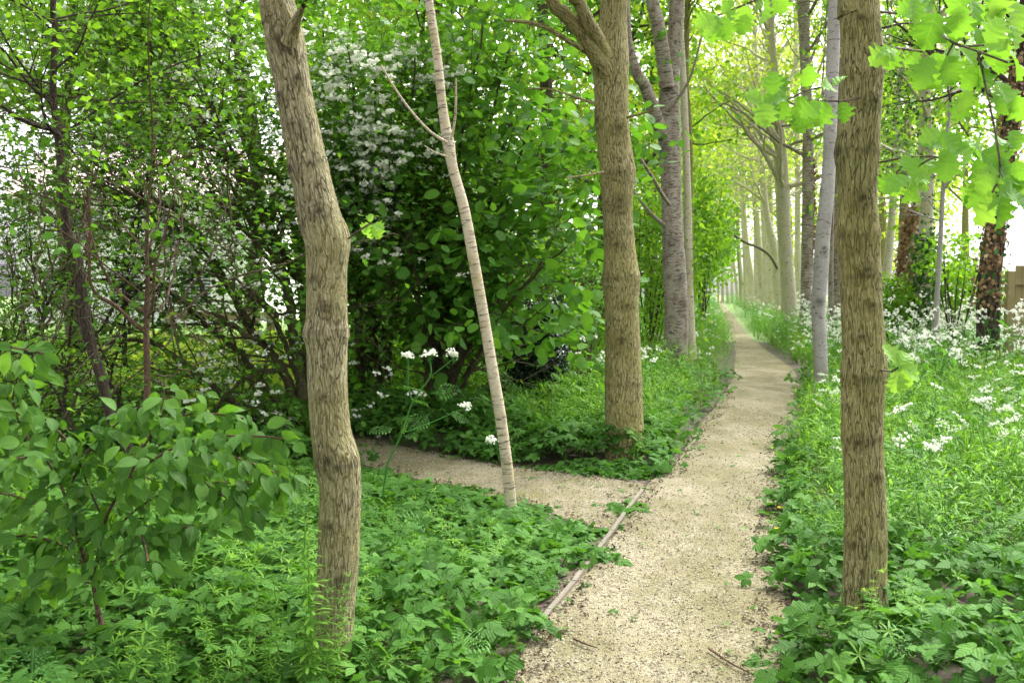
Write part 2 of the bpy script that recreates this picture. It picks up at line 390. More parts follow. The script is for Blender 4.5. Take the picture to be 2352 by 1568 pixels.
def woodmat(name, a, b_, grain=(2, 2, 40)):
    m, t, out = nt(name); c0 = objco(t)
    n = noise(t, mapping(t, c0, grain), 1, 5, .7); n2 = noise(t, c0, 2.5, 4)
    c = ramp(t, [(.25, a), (.75, b_)], math_(t, 'ADD', math_(t, 'MULTIPLY', n, .6), math_(t, 'MULTIPLY', n2, .4)))
    p = t.nodes.new('ShaderNodeBsdfPrincipled'); p.inputs['Roughness'].default_value = .8; t.links.new(c, p.inputs['Base Color'])
    bp = t.nodes.new('ShaderNodeBump'); bp.inputs['Distance'].default_value = .003; t.links.new(n, bp.inputs['Height']); t.links.new(bp.outputs[0], p.inputs['Normal'])
    t.links.new(p.outputs[0], out.inputs[0]); return m
M['board'] = woodmat('weathered_board', (.1, .085, .06), (.24, .21, .16), (30, 4, 30))
M['fence'] = woodmat('green_treated_timber', (.16, .13, .05), (.34, .29, .13), (30, 30, 3))
def plain(name, a, b_, scale=3, rough=.8):
    m, t, out = nt(name); n = noise(t, objco(t), scale, 6, .65)
    c = ramp(t, [(.3, a), (.7, b_)], n)
    p = t.nodes.new('ShaderNodeBsdfPrincipled'); p.inputs['Roughness'].default_value = rough; t.links.new(c, p.inputs['Base Color'])
    bp = t.nodes.new('ShaderNodeBump'); bp.inputs['Distance'].default_value = .01; t.links.new(n, bp.inputs['Height']); t.links.new(bp.outputs[0], p.inputs['Normal'])
    t.links.new(p.outputs[0], out.inputs[0]); return m
M['soil'] = plain('soil_and_litter', (.03, .022, .012), (.11, .08, .05), 14)
M['turf'] = plain('pale_turf', (.09, .17, .03), (.2, .3, .07), 2)
M['render'] = plain('white_render', (.76, .75, .72), (.84, .83, .8), 1.5)
M['rooftile'] = plain('pinkish_roof_tile', (.62, .5, .44), (.76, .66, .6), 9)
M['slate'] = plain('grey_shutter', (.35, .36, .38), (.45, .46, .48), 6)
def glassmat():
    m, t, out = nt('window_glass'); p = t.nodes.new('ShaderNodeBsdfPrincipled')
    c = ramp(t, [(.3, (.03, .035, .04)), (.7, (.07, .08, .09))], noise(t, objco(t), 2)); t.links.new(c, p.inputs['Base Color'])
    p.inputs['Roughness'].default_value = .05; t.links.new(p.outputs[0], out.inputs[0]); return m
M['glass'] = glassmat()
def gravelmat(name, moss_amt):
    m, t, out = nt(name); c0 = objco(t)
    v = t.nodes.new('ShaderNodeTexVoronoi'); v.inputs['Scale'].default_value = 110; t.links.new(c0, v.inputs['Vector'])
    sep = t.nodes.new('ShaderNodeSeparateColor'); t.links.new(v.outputs['Color'], sep.inputs[0])
    stone = ramp(t, [(0, (.1, .08, .05)), (.3, (.215, .185, .125)), (.7, (.33, .3, .2)), (1, (.52, .49, .38))], sep.outputs[0])
    big = noise(t, c0, 1.3, 5, .65); mid = noise(t, c0, 9, 5, .7)
    sand = ramp(t, [(.3, (.2, .17, .1)), (.7, (.32, .28, .185))], mid)
    c = mixc(t, ramp(t, [(.4, (0, 0, 0)), (.62, (1, 1, 1))], math_(t, 'ADD', math_(t, 'MULTIPLY', big, .6), math_(t, 'MULTIPLY', mid, .4))), stone, sand)
    c = mixc(t, math_(t, 'MULTIPLY', ramp(t, [(.44, (0, 0, 0)), (.58, (1, 1, 1))], noise(t, mapping(t, c0, (1, .5, 1)), 1.3, 7, .75)), .85), c, (.16, .145, .07))
    sp = noise(t, mapping(t, c0, (1, 1.0, 1)), 60, 3, .6)
    spm = ramp(t, [(.6, (0, 0, 0)), (.68, (1, 1, 1))], sp)
    c = mixc(t, math_(t, 'MULTIPLY', spm, .75), c, (.07, .05, .025))
    mo = ramp(t, [(.5, (0, 0, 0)), (.75, (1, 1, 1))], noise(t, c0, 2.1, 6, .7))
    c = mixc(t, math_(t, 'MULTIPLY', mo, moss_amt), c, (.17, .15, .045))
    p = t.nodes.new('ShaderNodeBsdfPrincipled'); p.inputs['Roughness'].default_value = .9; p.inputs['Specular IOR Level'].default_value = .2; t.links.new(c, p.inputs['Base Color'])
    bp = t.nodes.new('ShaderNodeBump'); bp.inputs['Strength'].default_value = 1; bp.inputs['Distance'].default_value = .007
    h = math_(t, 'SUBTRACT', math_(t, 'MULTIPLY', mid, 1.2), v.outputs['Distance']); t.links.new(h, bp.inputs['Height']); t.links.new(bp.outputs[0], p.inputs['Normal'])
    t.links.new(p.outputs[0], out.inputs[0]); return m
M['gravel'] = gravelmat('pale_gravel', .35)
M['gravel_m'] = gravelmat('mossy_gravel', .9)

# ------------------------------------------------------------------ ground and paths
def gxy(lst): return [G(x, y)[:2] for x, y in lst]
LE = gxy([(1165, 1568), (1250, 1411), (1318, 1331), (1406, 1216), (1476, 1123), (1560, 1055), (1600, 985), (1645, 935), (1684, 870), (1690, 810), (1675, 755), (1662, 720), (1650, 700), (1643, 685), (1640, 672)])
RE = gxy([(1800, 1568), (1805, 1400), (1790, 1230), (1800, 1080), (1810, 1000), (1842, 900), (1825, 850), (1765, 808), (1718, 770), (1690, 730), (1668, 705), (1655, 688), (1649, 672)])
LE = [np.array([-.55, -4.0]), np.array([-.4, 1.0])] + LE; RE = [np.array([1.1, -4.0]), np.array([1.12, 1.0])] + RE
def resample(pts, step=.25):
    pts = np.array(pts); d = np.concatenate([[0], np.cumsum(np.linalg.norm(np.diff(pts, axis=0), axis=1))])
    n = max(2, int(d[-1] / step)); s = np.linspace(0, d[-1], n)
    return np.stack([np.interp(s, d, pts[:, k]) for k in range(pts.shape[1])], 1)
MAINPOLY = np.array(LE + RE[::-1])
SIDE_T = gxy([(1480, 1112), (1400, 1100), (1290, 1087), (1150, 1068), (1000, 1040), (900, 1022), (830, 1008), (600, 985)])
SIDE_B = gxy([(1404, 1219), (1330, 1200), (1240, 1176), (1120, 1140), (1000, 1112), (900, 1085), (830, 1066), (600, 1040)])
SIDE_T.append(np.array([SIDE_T[-1][0] - 3, SIDE_T[-1][1] + .6])); SIDE_B.append(np.array([SIDE_B[-1][0] - 3, SIDE_B[-1][1] + .6]))
SIDEPOLY = np.array(SIDE_T + SIDE_B[::-1])
def inpoly(p, poly):
    x, y = p[:, 0], p[:, 1]; r = np.zeros(len(p), bool); n = len(poly)
    for i in range(n):
        x1, y1 = poly[i]; x2, y2 = poly[(i + 1) % n]
        c = ((y1 > y) != (y2 > y)); 
        with np.errstate(divide='ignore', invalid='ignore'): xi = (x2 - x1) * (y - y1) / (y2 - y1) + x1
        r ^= c & (x < xi)
    return r
def distpoly(p, poly):
    d = np.full(len(p), 1e9); n = len(poly)
    for i in range(n):
        a, b = poly[i], poly[(i + 1) % n]; ab = b - a; t = np.clip(((p - a) @ ab) / (ab @ ab + 1e-9), 0, 1)
        d = np.minimum(d, np.linalg.norm(p - (a + t[:, None] * ab), axis=1))
    return d
def pathdist(p):                            # signed: negative on a path
    p = p[:, :2]
    d1 = distpoly(p, MAINPOLY); d1[inpoly(p, MAINPOLY)] *= -1
    d2 = distpoly(p, SIDEPOLY); d2[inpoly(p, SIDEPOLY)] *= -1
    return np.minimum(d1, d2)
def grid(name, x0, x1, y0, y1, nx, ny, mat, kind, label, zf=None):
    xs = np.linspace(x0, x1, nx); ys = np.linspace(y0, y1, ny); X, Y = np.meshgrid(xs, ys)
    Z = np.zeros_like(X) if zf is None else zf(X, Y)
    V = np.stack([X.ravel(), Y.ravel(), Z.ravel()], 1); i = np.arange(nx * ny).reshape(ny, nx)
    L = np.stack([i[:-1, :-1], i[:-1, 1:], i[1:, 1:], i[1:, :-1]], -1).ravel()
    mb = MB(); mb.add(V, L, np.full((nx - 1) * (ny - 1), 4)); return tag(mb.build(name, mat), label, None, None, kind)
grid('ground', -58, 68, -12, 128, 60, 60, M['soil'], 'structure', 'dark soil and leaf litter under the plants')
grid('field', -57.5, 67.5, 27, 127.5, 10, 10, M['turf'], 'structure', 'short pale grass beyond the trees', lambda X, Y: X * 0 + .003)
def polysheet(name, A, B, mat, z, n=160):
    def rs_(pts):
        pts = np.array(pts); d = np.concatenate([[0], np.cumsum(np.linalg.norm(np.diff(pts, axis=0), axis=1))]); s = np.linspace(0, 1, n) ** 1.6 * d[-1]
        return np.stack([np.interp(s, d, pts[:, k]) for k in range(2)], 1)
    a, b = rs_(A), rs_(B); m = 10; V = []
    for i in range(n):
        for j in range(m):
            t = j / (m - 1); p = a[i] * (1 - t) + b[i] * t; V.append((p[0], p[1], z + (.02 * math.sin(p[1] * .9) + .012 * math.sin(p[0] * 5 + p[1])) * math.sin(math.pi * t) * .5 + .0 ))
    ii = np.arange(n * m).reshape(n, m); L = np.stack([ii[:-1, :-1], ii[:-1, 1:], ii[1:, 1:], ii[1:, :-1]], -1).ravel()
    V = np.array(V); V[:, 2] = np.maximum(V[:, 2], z)
    mb = MB(); mb.add(V, L, np.full((n - 1) * (m - 1), 4)); return mb.build(name, mat)
tag(polysheet('gravel_path', LE, RE, M['gravel'], .008), 'pale gravel footpath winding away between the trees', None, None, 'structure')
tag(polysheet('side_path', SIDE_T, SIDE_B, M['gravel_m'], .004, 80), 'mossy gravel side path branching off to the left', None, None, 'structure')

# ------------------------------------------------------------------ tubes
def tube(mb, pts, radii, sides=8, bump=None, cap=False, tint=0.0):
    pts = np.asarray(pts, float); n = len(pts); radii = np.asarray(radii, float)
    tg = unit(np.gradient(pts, axis=0)); up = np.array([1.0, 0, 0]) if abs(tg[0][0]) < .9 else np.array([0, 1.0, 0])
    ph = np.linspace(0, 2 * np.pi, sides, endpoint=False); cs, sn = np.cos(ph), np.sin(ph)
    s = np.concatenate([[0], np.cumsum(np.linalg.norm(np.diff(pts, axis=0), axis=1))])
    V = np.empty((n, sides, 3)); B = np.empty((n, sides, 3)); u = up; TT = np.full((n, sides), tint)
    for i in range(n):
        u = u - tg[i] * (u @ tg[i]); u = u / (np.linalg.norm(u) + 1e-9); w = np.cross(tg[i], u)
        r = radii[i] * (1 + (bump(s[i], ph) if bump else 0)); r = np.broadcast_to(r, (sides,))
        V[i] = pts[i] + (cs * r)[:, None] * u + (sn * r)[:, None] * w
        if bump is not None and hasattr(bump, 'dark'): TT[i] = bump.dark(s[i], ph)
        B[i, :, 0] = cs * radii[0]; B[i, :, 1] = sn * radii[0]; B[i, :, 2] = s[i]
    B += pts[0] * 3.1
    ii = np.arange(n * sides).reshape(n, sides); jj = np.roll(ii, -1, 1)
    L = np.stack([ii[:-1], jj[:-1], jj[1:], ii[1:]], -1).ravel(); T = [4] * ((n - 1) * sides)
    L = list(L)
    if cap: L += list(ii[-1]); T += [sides]
    mb.add(V.reshape(-1, 3), L, T, TT.ravel(), B.reshape(-1, 3))
def smooth_pts(pts, n):
    """Catmull-Rom through the rows of pts, n samples"""
    pts = np.asarray(pts, float); k = len(pts)
    if k < 3:
        t = np.linspace(0, 1, n)[:, None]; return pts[0] * (1 - t) + pts[-1] * t
    ext = np.vstack([2 * pts[0] - pts[1], pts, 2 * pts[-1] - pts[-2]]); u = np.linspace(0, k - 1 - 1e-6, n); i = u.astype(int); f = (u - i)[:, None]
    p0, p1, p2, p3 = ext[i], ext[i + 1], ext[i + 2], ext[i + 3]
    return .5 * (2 * p1 + (p2 - p0) * f + (2 * p0 - 5 * p1 + 4 * p2 - p3) * f ** 2 + (3 * p1 - p0 - 3 * p2 + p3) * f ** 3)

def grow(r, p, d, L, rd, lvl, maxl, out, tips, up=.05, wob=.18, nch=(3, 5), ang=(30, 60), ratio=.6, t0=.25):
    n = max(3, int(L / .18) if L < 2 else int(L / .3)); n = min(n, 14)
    pts = [np.array(p, float)]; d = unit(d)
    for i in range(n):
        d = unit(d + r.normal(size=3) * wob * .6 + np.array([0, 0, up])); pts.append(pts[-1] + d * L / n)
    pts = np.array(pts); rr = rd * (1 - .65 * np.linspace(0, 1, n + 1)); out.append((pts, rr, lvl))
    if lvl >= maxl:
        for i in range(1, n + 1): tips.append((pts[i], d))
        return
    for k in range(int(r.integers(nch[0], nch[1] + 1))):
        t = r.uniform(t0, 1) if k else 1.0
        i = min(n, max(1, int(t * n))); base = pts[i]; dd = unit(pts[i] - pts[i - 1])
        a = rad(r.uniform(*ang)) * (.5 if k == 0 else 1); az = r.uniform(0, 6.283)
        s1 = unit(np.cross(dd, [0.3, .2, 1])); s2 = np.cross(dd, s1)
        cd = dd * math.cos(a) + (s1 * math.cos(az) + s2 * math.sin(az)) * math.sin(a)
        grow(r, base, cd, L * ratio * r.uniform(.7, 1.15), rr[i] * .68, lvl + 1, maxl, out, tips, up, wob, nch, ang, ratio, t0)

def leaves_at(mb, r, tips, per, size, sig, tpl, hang=.2, flat=.6, lo=.35, hi=1.25):
    """per leaves around every twig point"""
    if not len(tips): return
    p = np.array([t[0] for t in tips]); d = np.array([t[1] for t in tips])
    n = int(len(p) * per)
    i = r.integers(0, len(p), n); pos = p[i] + r.normal(size=(n, 3)) * sig
    dr = d[i] * .6 + r.normal(size=(n, 3)) * [.9, .9, .4]; dr[:, 2] -= hang
    nm = r.normal(size=(n, 3)) * (1 - flat) + np.array([0, 0, 1]) * (flat + .2)
    inst(mb, tpl, pos, frames(dr, nm), size * r.uniform(.6, hi, n), np.clip(r.normal(.5, .22, n), 0, 1))

def tubes_to(mb, out, keep=lambda l: True, sides=(8, 5, 4, 3, 3)):
    for pts, rr, lvl in out:
        if keep(lvl): tube(mb, pts, rr, sides[min(lvl, 4)])

def pxpath(pts, Y, n=60, ground=True, top=None, ystart=None):
    """pts: (x, y, width) in frame pixels from bottom to top; Y a number or list of depths. Returns points and radii."""
    Ys = [Y] * len(pts) if np.isscalar(Y) else Y
    wp = [np.append(P(x, y, yy), w / 2 * yy / F) for (x, y, w), yy in zip(pts, Ys)]
    if ground and wp[0][2] > -.05:
        b = wp[0].copy(); b[2] = -.06; b[3] *= 1.28; wp.insert(0, b)
    if top is not None:
        a = wp[-1]; dv = unit(wp[-1][:3] - wp[-2][:3]); dv = unit(dv * .6 + np.array([0, 0, .6])); z0 = a[2]
        for k in (1, 2, 3):
            q = a.copy(); h = (top - z0) * k / 3; q[:3] = a[:3] + dv * h / max(dv[2], .5) + np.append(rs.normal(size=2) * .05 * k, 0); q[3] = a[3] * (1 - .27 * k); wp.append(q)
    wp = np.array(wp); seg = np.concatenate([[0], np.cumsum(np.linalg.norm(np.diff(wp[:, :3], axis=0), axis=1))])
    sm = smooth_pts(wp, n); return sm[:, :3], np.maximum(sm[:, 3], .004)

def knotbump(r, knots, amp=.05, length=10):
    """low ridges, collars and knots: knots = list of (s, phi or None, size, height)"""
    ph0 = r.uniform(0, 6.28, 6)
    def f(s, ph):
        b = amp * (np.sin(2 * ph + ph0[0] + s * .9) * .5 + np.sin(3 * ph + ph0[1] - s * 1.7) * .35 + np.sin(5 * ph + ph0[2] + s * 3) * .2 + math.sin(s * 7 + ph0[3]) * .25)
        for (ks, kp, sz, ht) in knots:
            g = math.exp(-((s - ks) / (sz * (1.5 if kp is None else 1.2))) ** 2)
            if g < .01: continue
            if kp is None: b = b + ht * g * (.8 + .5 * np.sin(ph * 2 + ks * 9) + .3 * np.sin(ph * 5 + ks * 3) + .22 * np.sin(ph * 9 + s * 60))
            else:
                dp = np.angle(np.exp(1j * (ph - kp))); q = np.sqrt((dp / .55) ** 2 + ((s - ks) / sz) ** 2); b = b + ht * (np.exp(-q ** 2) - .75 * np.exp(-(q / .38) ** 2)) + .015 * np.cos(q * 11) * np.exp(-(q / 1.6) ** 2)
        return b
    def dark(s, ph):
        o = np.zeros(len(ph))
        for (ks, kp, sz, ht) in knots:
            if abs(s - ks) > sz * 3: continue
            if kp is None: o = o + .6 * math.exp(-((s - ks - .012 * math.sin(ks * 31)) / (sz * .6)) ** 2) * (.6 + .4 * np.sin(ph * 3 + ks * 5))
            else:
                dp = np.angle(np.exp(1j * (ph - kp))); q = np.sqrt((dp / .5) ** 2 + ((s - ks) / sz) ** 2); o = o + 1.2 * np.exp(-(q / .45) ** 2) + .4 * np.exp(-((q - 1.0) / .25) ** 2)
        return np.clip(o, 0, 1)
    f.dark = dark
    return f

# ------------------------------------------------------------------ a tree read from the photograph
def px_tree(name, label, cat, pts, Y, mat, group=None, n=60, sides=14, knots=(), amp=.05, top=8.0, limbs=(), limbmat=None, seed=1,
            crown=None, base_z=True):
    r = np.random.default_rng(seed)
    tp, tr = pxpath(pts, Y, n, base_z, top)
    root = empty(name, (tp[0][0], tp[0][1], 0), label, cat, group)
    s_tot = np.concatenate([[0], np.cumsum(np.linalg.norm(np.diff(tp, axis=0), axis=1))])
    kn = [(float(np.interp(EYE + ray(0, ky)[2] / ray(0, ky)[1] * (Y if np.isscalar(Y) else Y[0]), tp[:, 2], s_tot)), kp, sz, ht) for (ky, kp, sz, ht) in knots]
    mb = MB(); tube(mb, tp, tr, sides, knotbump(r, kn, amp)); mb.build('trunk', mat, root)
    for lp in limbs:                         # limbs given in frame pixels: (points, Y or list)
        a, b = pxpath(lp[0], lp[1], 24, False, lp[2] if len(lp) > 2 else None)
        mb = MB(); tube(mb, a, b, 10, knotbump(r, [], .05)); mb.build('limb', limbmat or mat, root)
    if crown: add_crown(root, tp, tr, r, limbmat or mat, **crown)
    return root, tp, tr
def add_crown(root, tp, tr, r, mat, z0=3.0, nb=10, L=2.2, leafm='canopy', size=.09, per=3, tpl=SIMPLE, sig=.12, maxl=2, elev=(.1, .8), hang=.25, twm=None, az=None, rr=.4, flat=.5, nch=(3, 5)):
    tips = []
    ok = np.where(tp[:, 2] > z0)[0]
    if not len(ok): return
    for k in range(nb):
        i = int(ok[int(r.integers(0, len(ok)))]); a = r.uniform(0, 6.283) if az is None else r.uniform(*az)
        d = np.array([math.cos(a), math.sin(a), r.uniform(*elev)]); out = []
        grow(r, tp[i], d, L * r.uniform(.6, 1.2), max(.006, tr[i] * rr), 0, maxl, out, tips, up=.04, nch=nch)
        b = MB(); tubes_to(b, out, lambda l: True, (6, 4, 3, 3, 3)); b.build('branch', twm or mat, root)
    f = MB(); leaves_at(f, r, tips, per, size, sig, tpl, hang, flat); f.build('foliage', M[leafm], root)

CR = dict(z0=3.8, nb=14, L=2.4, leafm='canopy', size=.12, per=2.2, tpl=SIMPLE, sig=.15)
# foreground left: thick crooked trunk
A_pts = [(763, 1500, 96), (768, 1400, 92), (775, 1300, 95), (779, 1200, 95), (781, 1120, 96), (772, 1050, 102), (760, 990, 92), (753, 900, 90), (751, 800, 92), (750, 768, 99), (751, 720, 92),
         (751, 620, 92), (752, 560, 100), (736, 500, 96), (722, 440, 90), (708, 380, 88), (692, 300, 84), (673, 200, 81), (656, 100, 88), (648, 60, 84), (637, 0, 74), (625, -60, 70)]
oakA, Ap, Ar = px_tree('oak_tree', 'crooked grey-brown trunk with two stub branches, closest tree left of the path', 'tree', A_pts, 3.8, M['bark_a'], n=420, sides=56,
    knots=[(1050, 4.5, .05, .1), (1060, None, .025, .03), (768, None, .022, .05), (545, .3, .04, .12), (490, 3.5, .05, .08), (490, 4.9, .03, .08), (385, 3.8, .04, .08), (385, None, .02, .03), (100, 4.6, .05, .12), (1320, 5.0, .05, .08), (220, 4.0, .03, .1), (905, 4.7, .02, .1), (640, 4.2, .02, .08), (190, 5.2, .03, .1), (290, 4.5, .02, .08), (700, 4.9, .02, .08), (1200, 4.4, .025, .09)], amp=.03, top=9,
    limbs=[([(668, 95, 34), (662, 50, 24), (646, 5, 17), (630, -40, 14)], [3.7, 3.68, 3.66, 3.66], None), ([(665, 100, 40), (676, 60, 30), (685, 38, 18), (697, 14, 11)], [3.7, 3.66, 3.62, 3.56], None)],
    seed=3, crown=dict(CR, z0=5.5, leafm='oak', nb=6, per=1.6))
# foreground right
R_pts = [(1986, 1480, 112), (1986, 1400, 106), (1986, 1330, 100), (1988, 1200, 96), (1985, 1100, 92), (1980, 1000, 92), (1981, 900, 95), (1982, 860, 100), (1984, 800, 96), (1979, 700, 92), (1976, 600, 90), (1971, 540, 94), (1970, 450, 86),
         (1971, 350, 94), (1976, 250, 92), (1980, 170, 92), (1980, 100, 88), (1972, 0, 86), (1970, -60, 84)]
oakR, Rp, Rr = px_tree('oak_tree', 'straight olive-brown oak trunk with knots and pale lobed leaves, closest tree right of the path', 'tree', R_pts, 4.35, M['bark_o'], n=420, sides=56,
    knots=[(860, 0.0, .06, .12), (870, None, .03, .04), (545, None, .035, .07), (350, 3.4, .06, .1), (350, None, .03, .04), (150, 5.5, .06, .08), (240, 5.0, .03, .09), (620, 4.7, .03, .08), (1010, 4.2, .03, .07), (1240, None, .03, .04), (460, 4.6, .04, .1), (50, 4.4, .03, .1), (700, 4.9, .025, .1), (770, 4.3, .02, .08), (1090, 5.0, .025, .08), (640, None, .02, .03), (1000, None, .02, .03)], amp=.03, top=9,
    seed=4, crown=dict(CR, z0=5.5, leafm='oak', nb=6, per=1.6))

def px_twig(mb, pts, Ys, w0, w1=None):
    w1 = w1 or w0 * .5; k = len(pts); Ys = [Ys] * k if np.isscalar(Ys) else Ys
    a, b = pxpath([(x, y, w0 + (w1 - w0) * i / (k - 1)) for i, (x, y) in enumerate(pts)], Ys, 4 * k, False); tube(mb, a, b, 5); return a
def px_leaf(mb, r, tpl, x, y, Y, size, ang, tilt=None, tint=None, face=None):
    """a single leaf whose base sits at x,y; ang = direction on the picture plane in degrees (0 right, 90 up); size in frame px"""
    p = P(x, y, Y); d = np.array([math.cos(rad(ang)), r.normal() * .35, math.sin(rad(ang))])
    nm = np.array([r.normal() * .35, -.75 + r.normal() * .25, .65]) if face is None else np.array(face, float)
    inst(mb, tpl, [p], frames(d[None], nm[None]), np.array([size * Y / F]), np.array([r.uniform(.15, .9) if tint is None else tint]))
# lobed leaves and twigs of the right-hand oak
rr = np.random.default_rng(8)
tw = MB(); lf = MB()
c3 = lambda x, y: (1505 + x * .36, y * .36)
TW = [([(1420, 75), (1600, 100), (1800, 200), (1930, 290), (2100, 290)], [4.35, 4.1, 3.8, 3.6, 3.5]), ([(1425, 185), (1600, 150), (1750, 190), (1900, 270), (2060, 330), (2250, 400)], [4.35, 4.1, 3.8, 3.6, 3.5, 3.5]),
      ([(1415, 1040), (1600, 1005), (1780, 1000), (1850, 1030)], [4.35, 4.1, 3.9, 3.8]), ([(1300, 625), (1180, 645), (1050, 645), (940, 680), (820, 640)], [4.25, 4.1, 4.0, 3.9, 3.9]),
      ([(1230, 480), (1080, 550), (960, 580), (870, 625), (780, 640), (700, 650)], [4.3, 4.15, 4.0, 3.9, 3.9, 3.9]), ([(1440, 290), (1560, 310), (1700, 330)], [4.3, 3.9, 3.7]),
      ([(1900, 280), (1850, 420), (1900, 700), (2000, 870)], [3.7, 3.7, 3.7, 3.7]), ([(1780, 1000), (1680, 1060), (1640, 1130), (1650, 1160)], [3.9, 3.9, 3.9, 3.9]), ([(1600, 1005), (1560, 1080), (1540, 1110), (1600, 1200)], 4.05),
      ([(2060, 330), (2120, 600), (2180, 900), (2200, 1100), (2150, 1230)], [3.6, 3.6, 3.5, 3.5, 3.5]), ([(760, -60), (600, 20), (470, 70), (400, 100)], 3.8)]
for t_, yy in TW: tw = MB(); px_twig(tw, [c3(*q) for q in t_], yy, 6 if len(t_) > 4 else 5, 2); tw.build('twig', M['twig'], oakR)
LVS = [(1530, 310, 200, 205), (1560, 330, 150, 175), (1700, 330, 130, 215), (1800, 60, 260, 250), (1700, 40, 180, 200), (1960, 20, 220, 260), (1820, 350, 300, 275), (1850, 340, 240, 300), (1780, 350, 230, 235), (1930, 300, 190, 330),
       (1960, 300, 170, 20), (2100, 290, 200, 60), (2180, 230, 190, 285), (2120, 340, 220, 350), (2250, 330, 240, 330), (2080, 420, 210, 300), (2060, 400, 190, 240), (2180, 520, 230, 300), (2200, 560, 200, 260), (1980, 560, 190, 285),
       (2000, 600, 180, 240), (1830, 830, 150, 200), (1830, 850, 160, 320), (1900, 930, 230, 350), (1950, 950, 260, 315), (1880, 960, 210, 250), (2060, 960, 250, 330), (2180, 1000, 230, 320), (2150, 1040, 210, 250), (2040, 1000, 240, 290), (2220, 1130, 220, 310),
       (2150, 1230, 230, 250), (2200, 1220, 260, 285), (2270, 1240, 250, 330), (2120, 1150, 200, 210), (1640, 1130, 200, 195), (1650, 1140, 210, 320), (1640, 1150, 160, 260), (1560, 1110, 160, 215), (1600, 1090, 180, 350),
       (1180, 640, 150, 290), (1100, 640, 180, 250), (1050, 560, 150, 20), (1060, 650, 160, 210), (960, 590, 230, 280), (960, 400, 190, 300), (940, 680, 180, 265), (900, 690, 150, 300), (860, 630, 180, 170), (760, 640, 190, 215), (720, 650, 170, 255), (700, 650, 160, 150), (820, 620, 150, 100),
       (400, 90, 190, 230), (420, 95, 170, 290), (390, 95, 150, 200), (440, 80, 120, 340), (580, 20, 170, 265), (700, -20, 180, 280), (760, -40, 150, 300), (520, 10, 120, 200), (1140, 560, 130, 60), (2000, -30, 240, 290), (2150, -40, 230, 300), (2280, 0, 230, 280), (1620, -30, 200, 300),
       (2250, 150, 180, 300), (2300, 600, 200, 290), (2280, 820, 180, 280), (1700, 130, 150, 250), (2000, 180, 160, 210), (2060, 190, 170, 320), (1470, 100, 90, 330), (2300, 1010, 200, 275)]
for (x, y, s, a) in LVS:
    X_, Y_ = c3(x, y); px_leaf(lf, rr, OAK, X_, Y_, rr.uniform(3.45, 3.95), s * .36 * .9, a, tint=rr.uniform(-.1, 1))
    if s > 150:                                  # leaves grow in bunches
        px_leaf(lf, rr, OAK, X_ + rr.normal() * 8, Y_ + rr.normal() * 8, rr.uniform(3.5, 4.0), s * .36 * .75, a + rr.normal() * 60, tint=rr.uniform(-.1, .9))
# low sprig on the right-hand side of the trunk
tw = MB(); px_twig(tw, [(2022, 849), (2032, 851), (2048, 852), (2062, 845)], [4.3, 4.2, 4.1, 4.0], 3, 2)
for (x, y, s, a, ti) in [(2060, 845, 66, 105, 1), (2060, 848, 60, 262, 1), (2066, 846, 70, 305, 1), (2066, 842, 64, 345, .9), (2064, 842, 50, 55, .9)]: px_leaf(lf, rr, OAK, x, y, 4.0, s * .85, a, tint=ti)
tw.build('twig', M['twig'], oakR); lf.build('leaves', M['oak'], oakR)
# small sprig on the left-hand oak
tw = MB(); lf = MB()
px_twig(tw, [(800, 548), (818, 535), (836, 522), (853, 512)], [3.76, 3.7, 3.66, 3.66], 3, 2)
for (x, y, s, a) in [(853, 512, 42, 255), (855, 512, 46, 300), (852, 512, 26, 100), (850, 512, 34, 215), (857, 513, 34, 340)]: px_leaf(lf, rr, OAK, x, y, 3.66, s * .8, a, tint=.8)
tw.build('twig', M['twig'], oakA); lf.build('leaves', M['oak'], oakA)

# leaning thin birch beside the side path
birch_thin, Bp, Br = px_tree('birch_sapling', 'thin cream birch stem leaning left beside the side path', 'tree', [(1176, 1190, 28), (1166, 1080, 27), (1150, 960, 26.5), (1133, 860, 26), (1113, 740, 25), (1090, 610, 25), (1066, 480, 24), (1041, 390, 23), (1030, 330, 26), (1017, 250, 21), (1004, 130, 20), (985, 0, 18), (976, -60, 17)],
    6.95, M['birch_t'], n=140, sides=18, knots=[(1150, 0.5, .02, .1), (1055, 4.7, .02, .12), (960, 5.5, .02, .12), (880, 3.5, .02, .1), (610, 5.0, .02, .14), (330, None, .03, .12), (700, .5, .02, .1)], amp=.03, top=7, seed=5,
    limbs=[([(1026, 328, 8), (985, 300, 6), (940, 250, 5.5), (905, 200, 5), (875, 150, 4)], [6.72, 6.65, 6.6, 6.55, 6.5]), ([(1036, 322, 6), (1044, 280, 5.5), (1047, 235, 5), (1047, 180, 4)], [6.7, 6.65, 6.6, 6.55]), ([(1028, 360, 4), (1000, 350, 3), (975, 335, 2.5)], 6.7)],
    crown=dict(CR, z0=5.0, nb=5, L=1.0, size=.07))
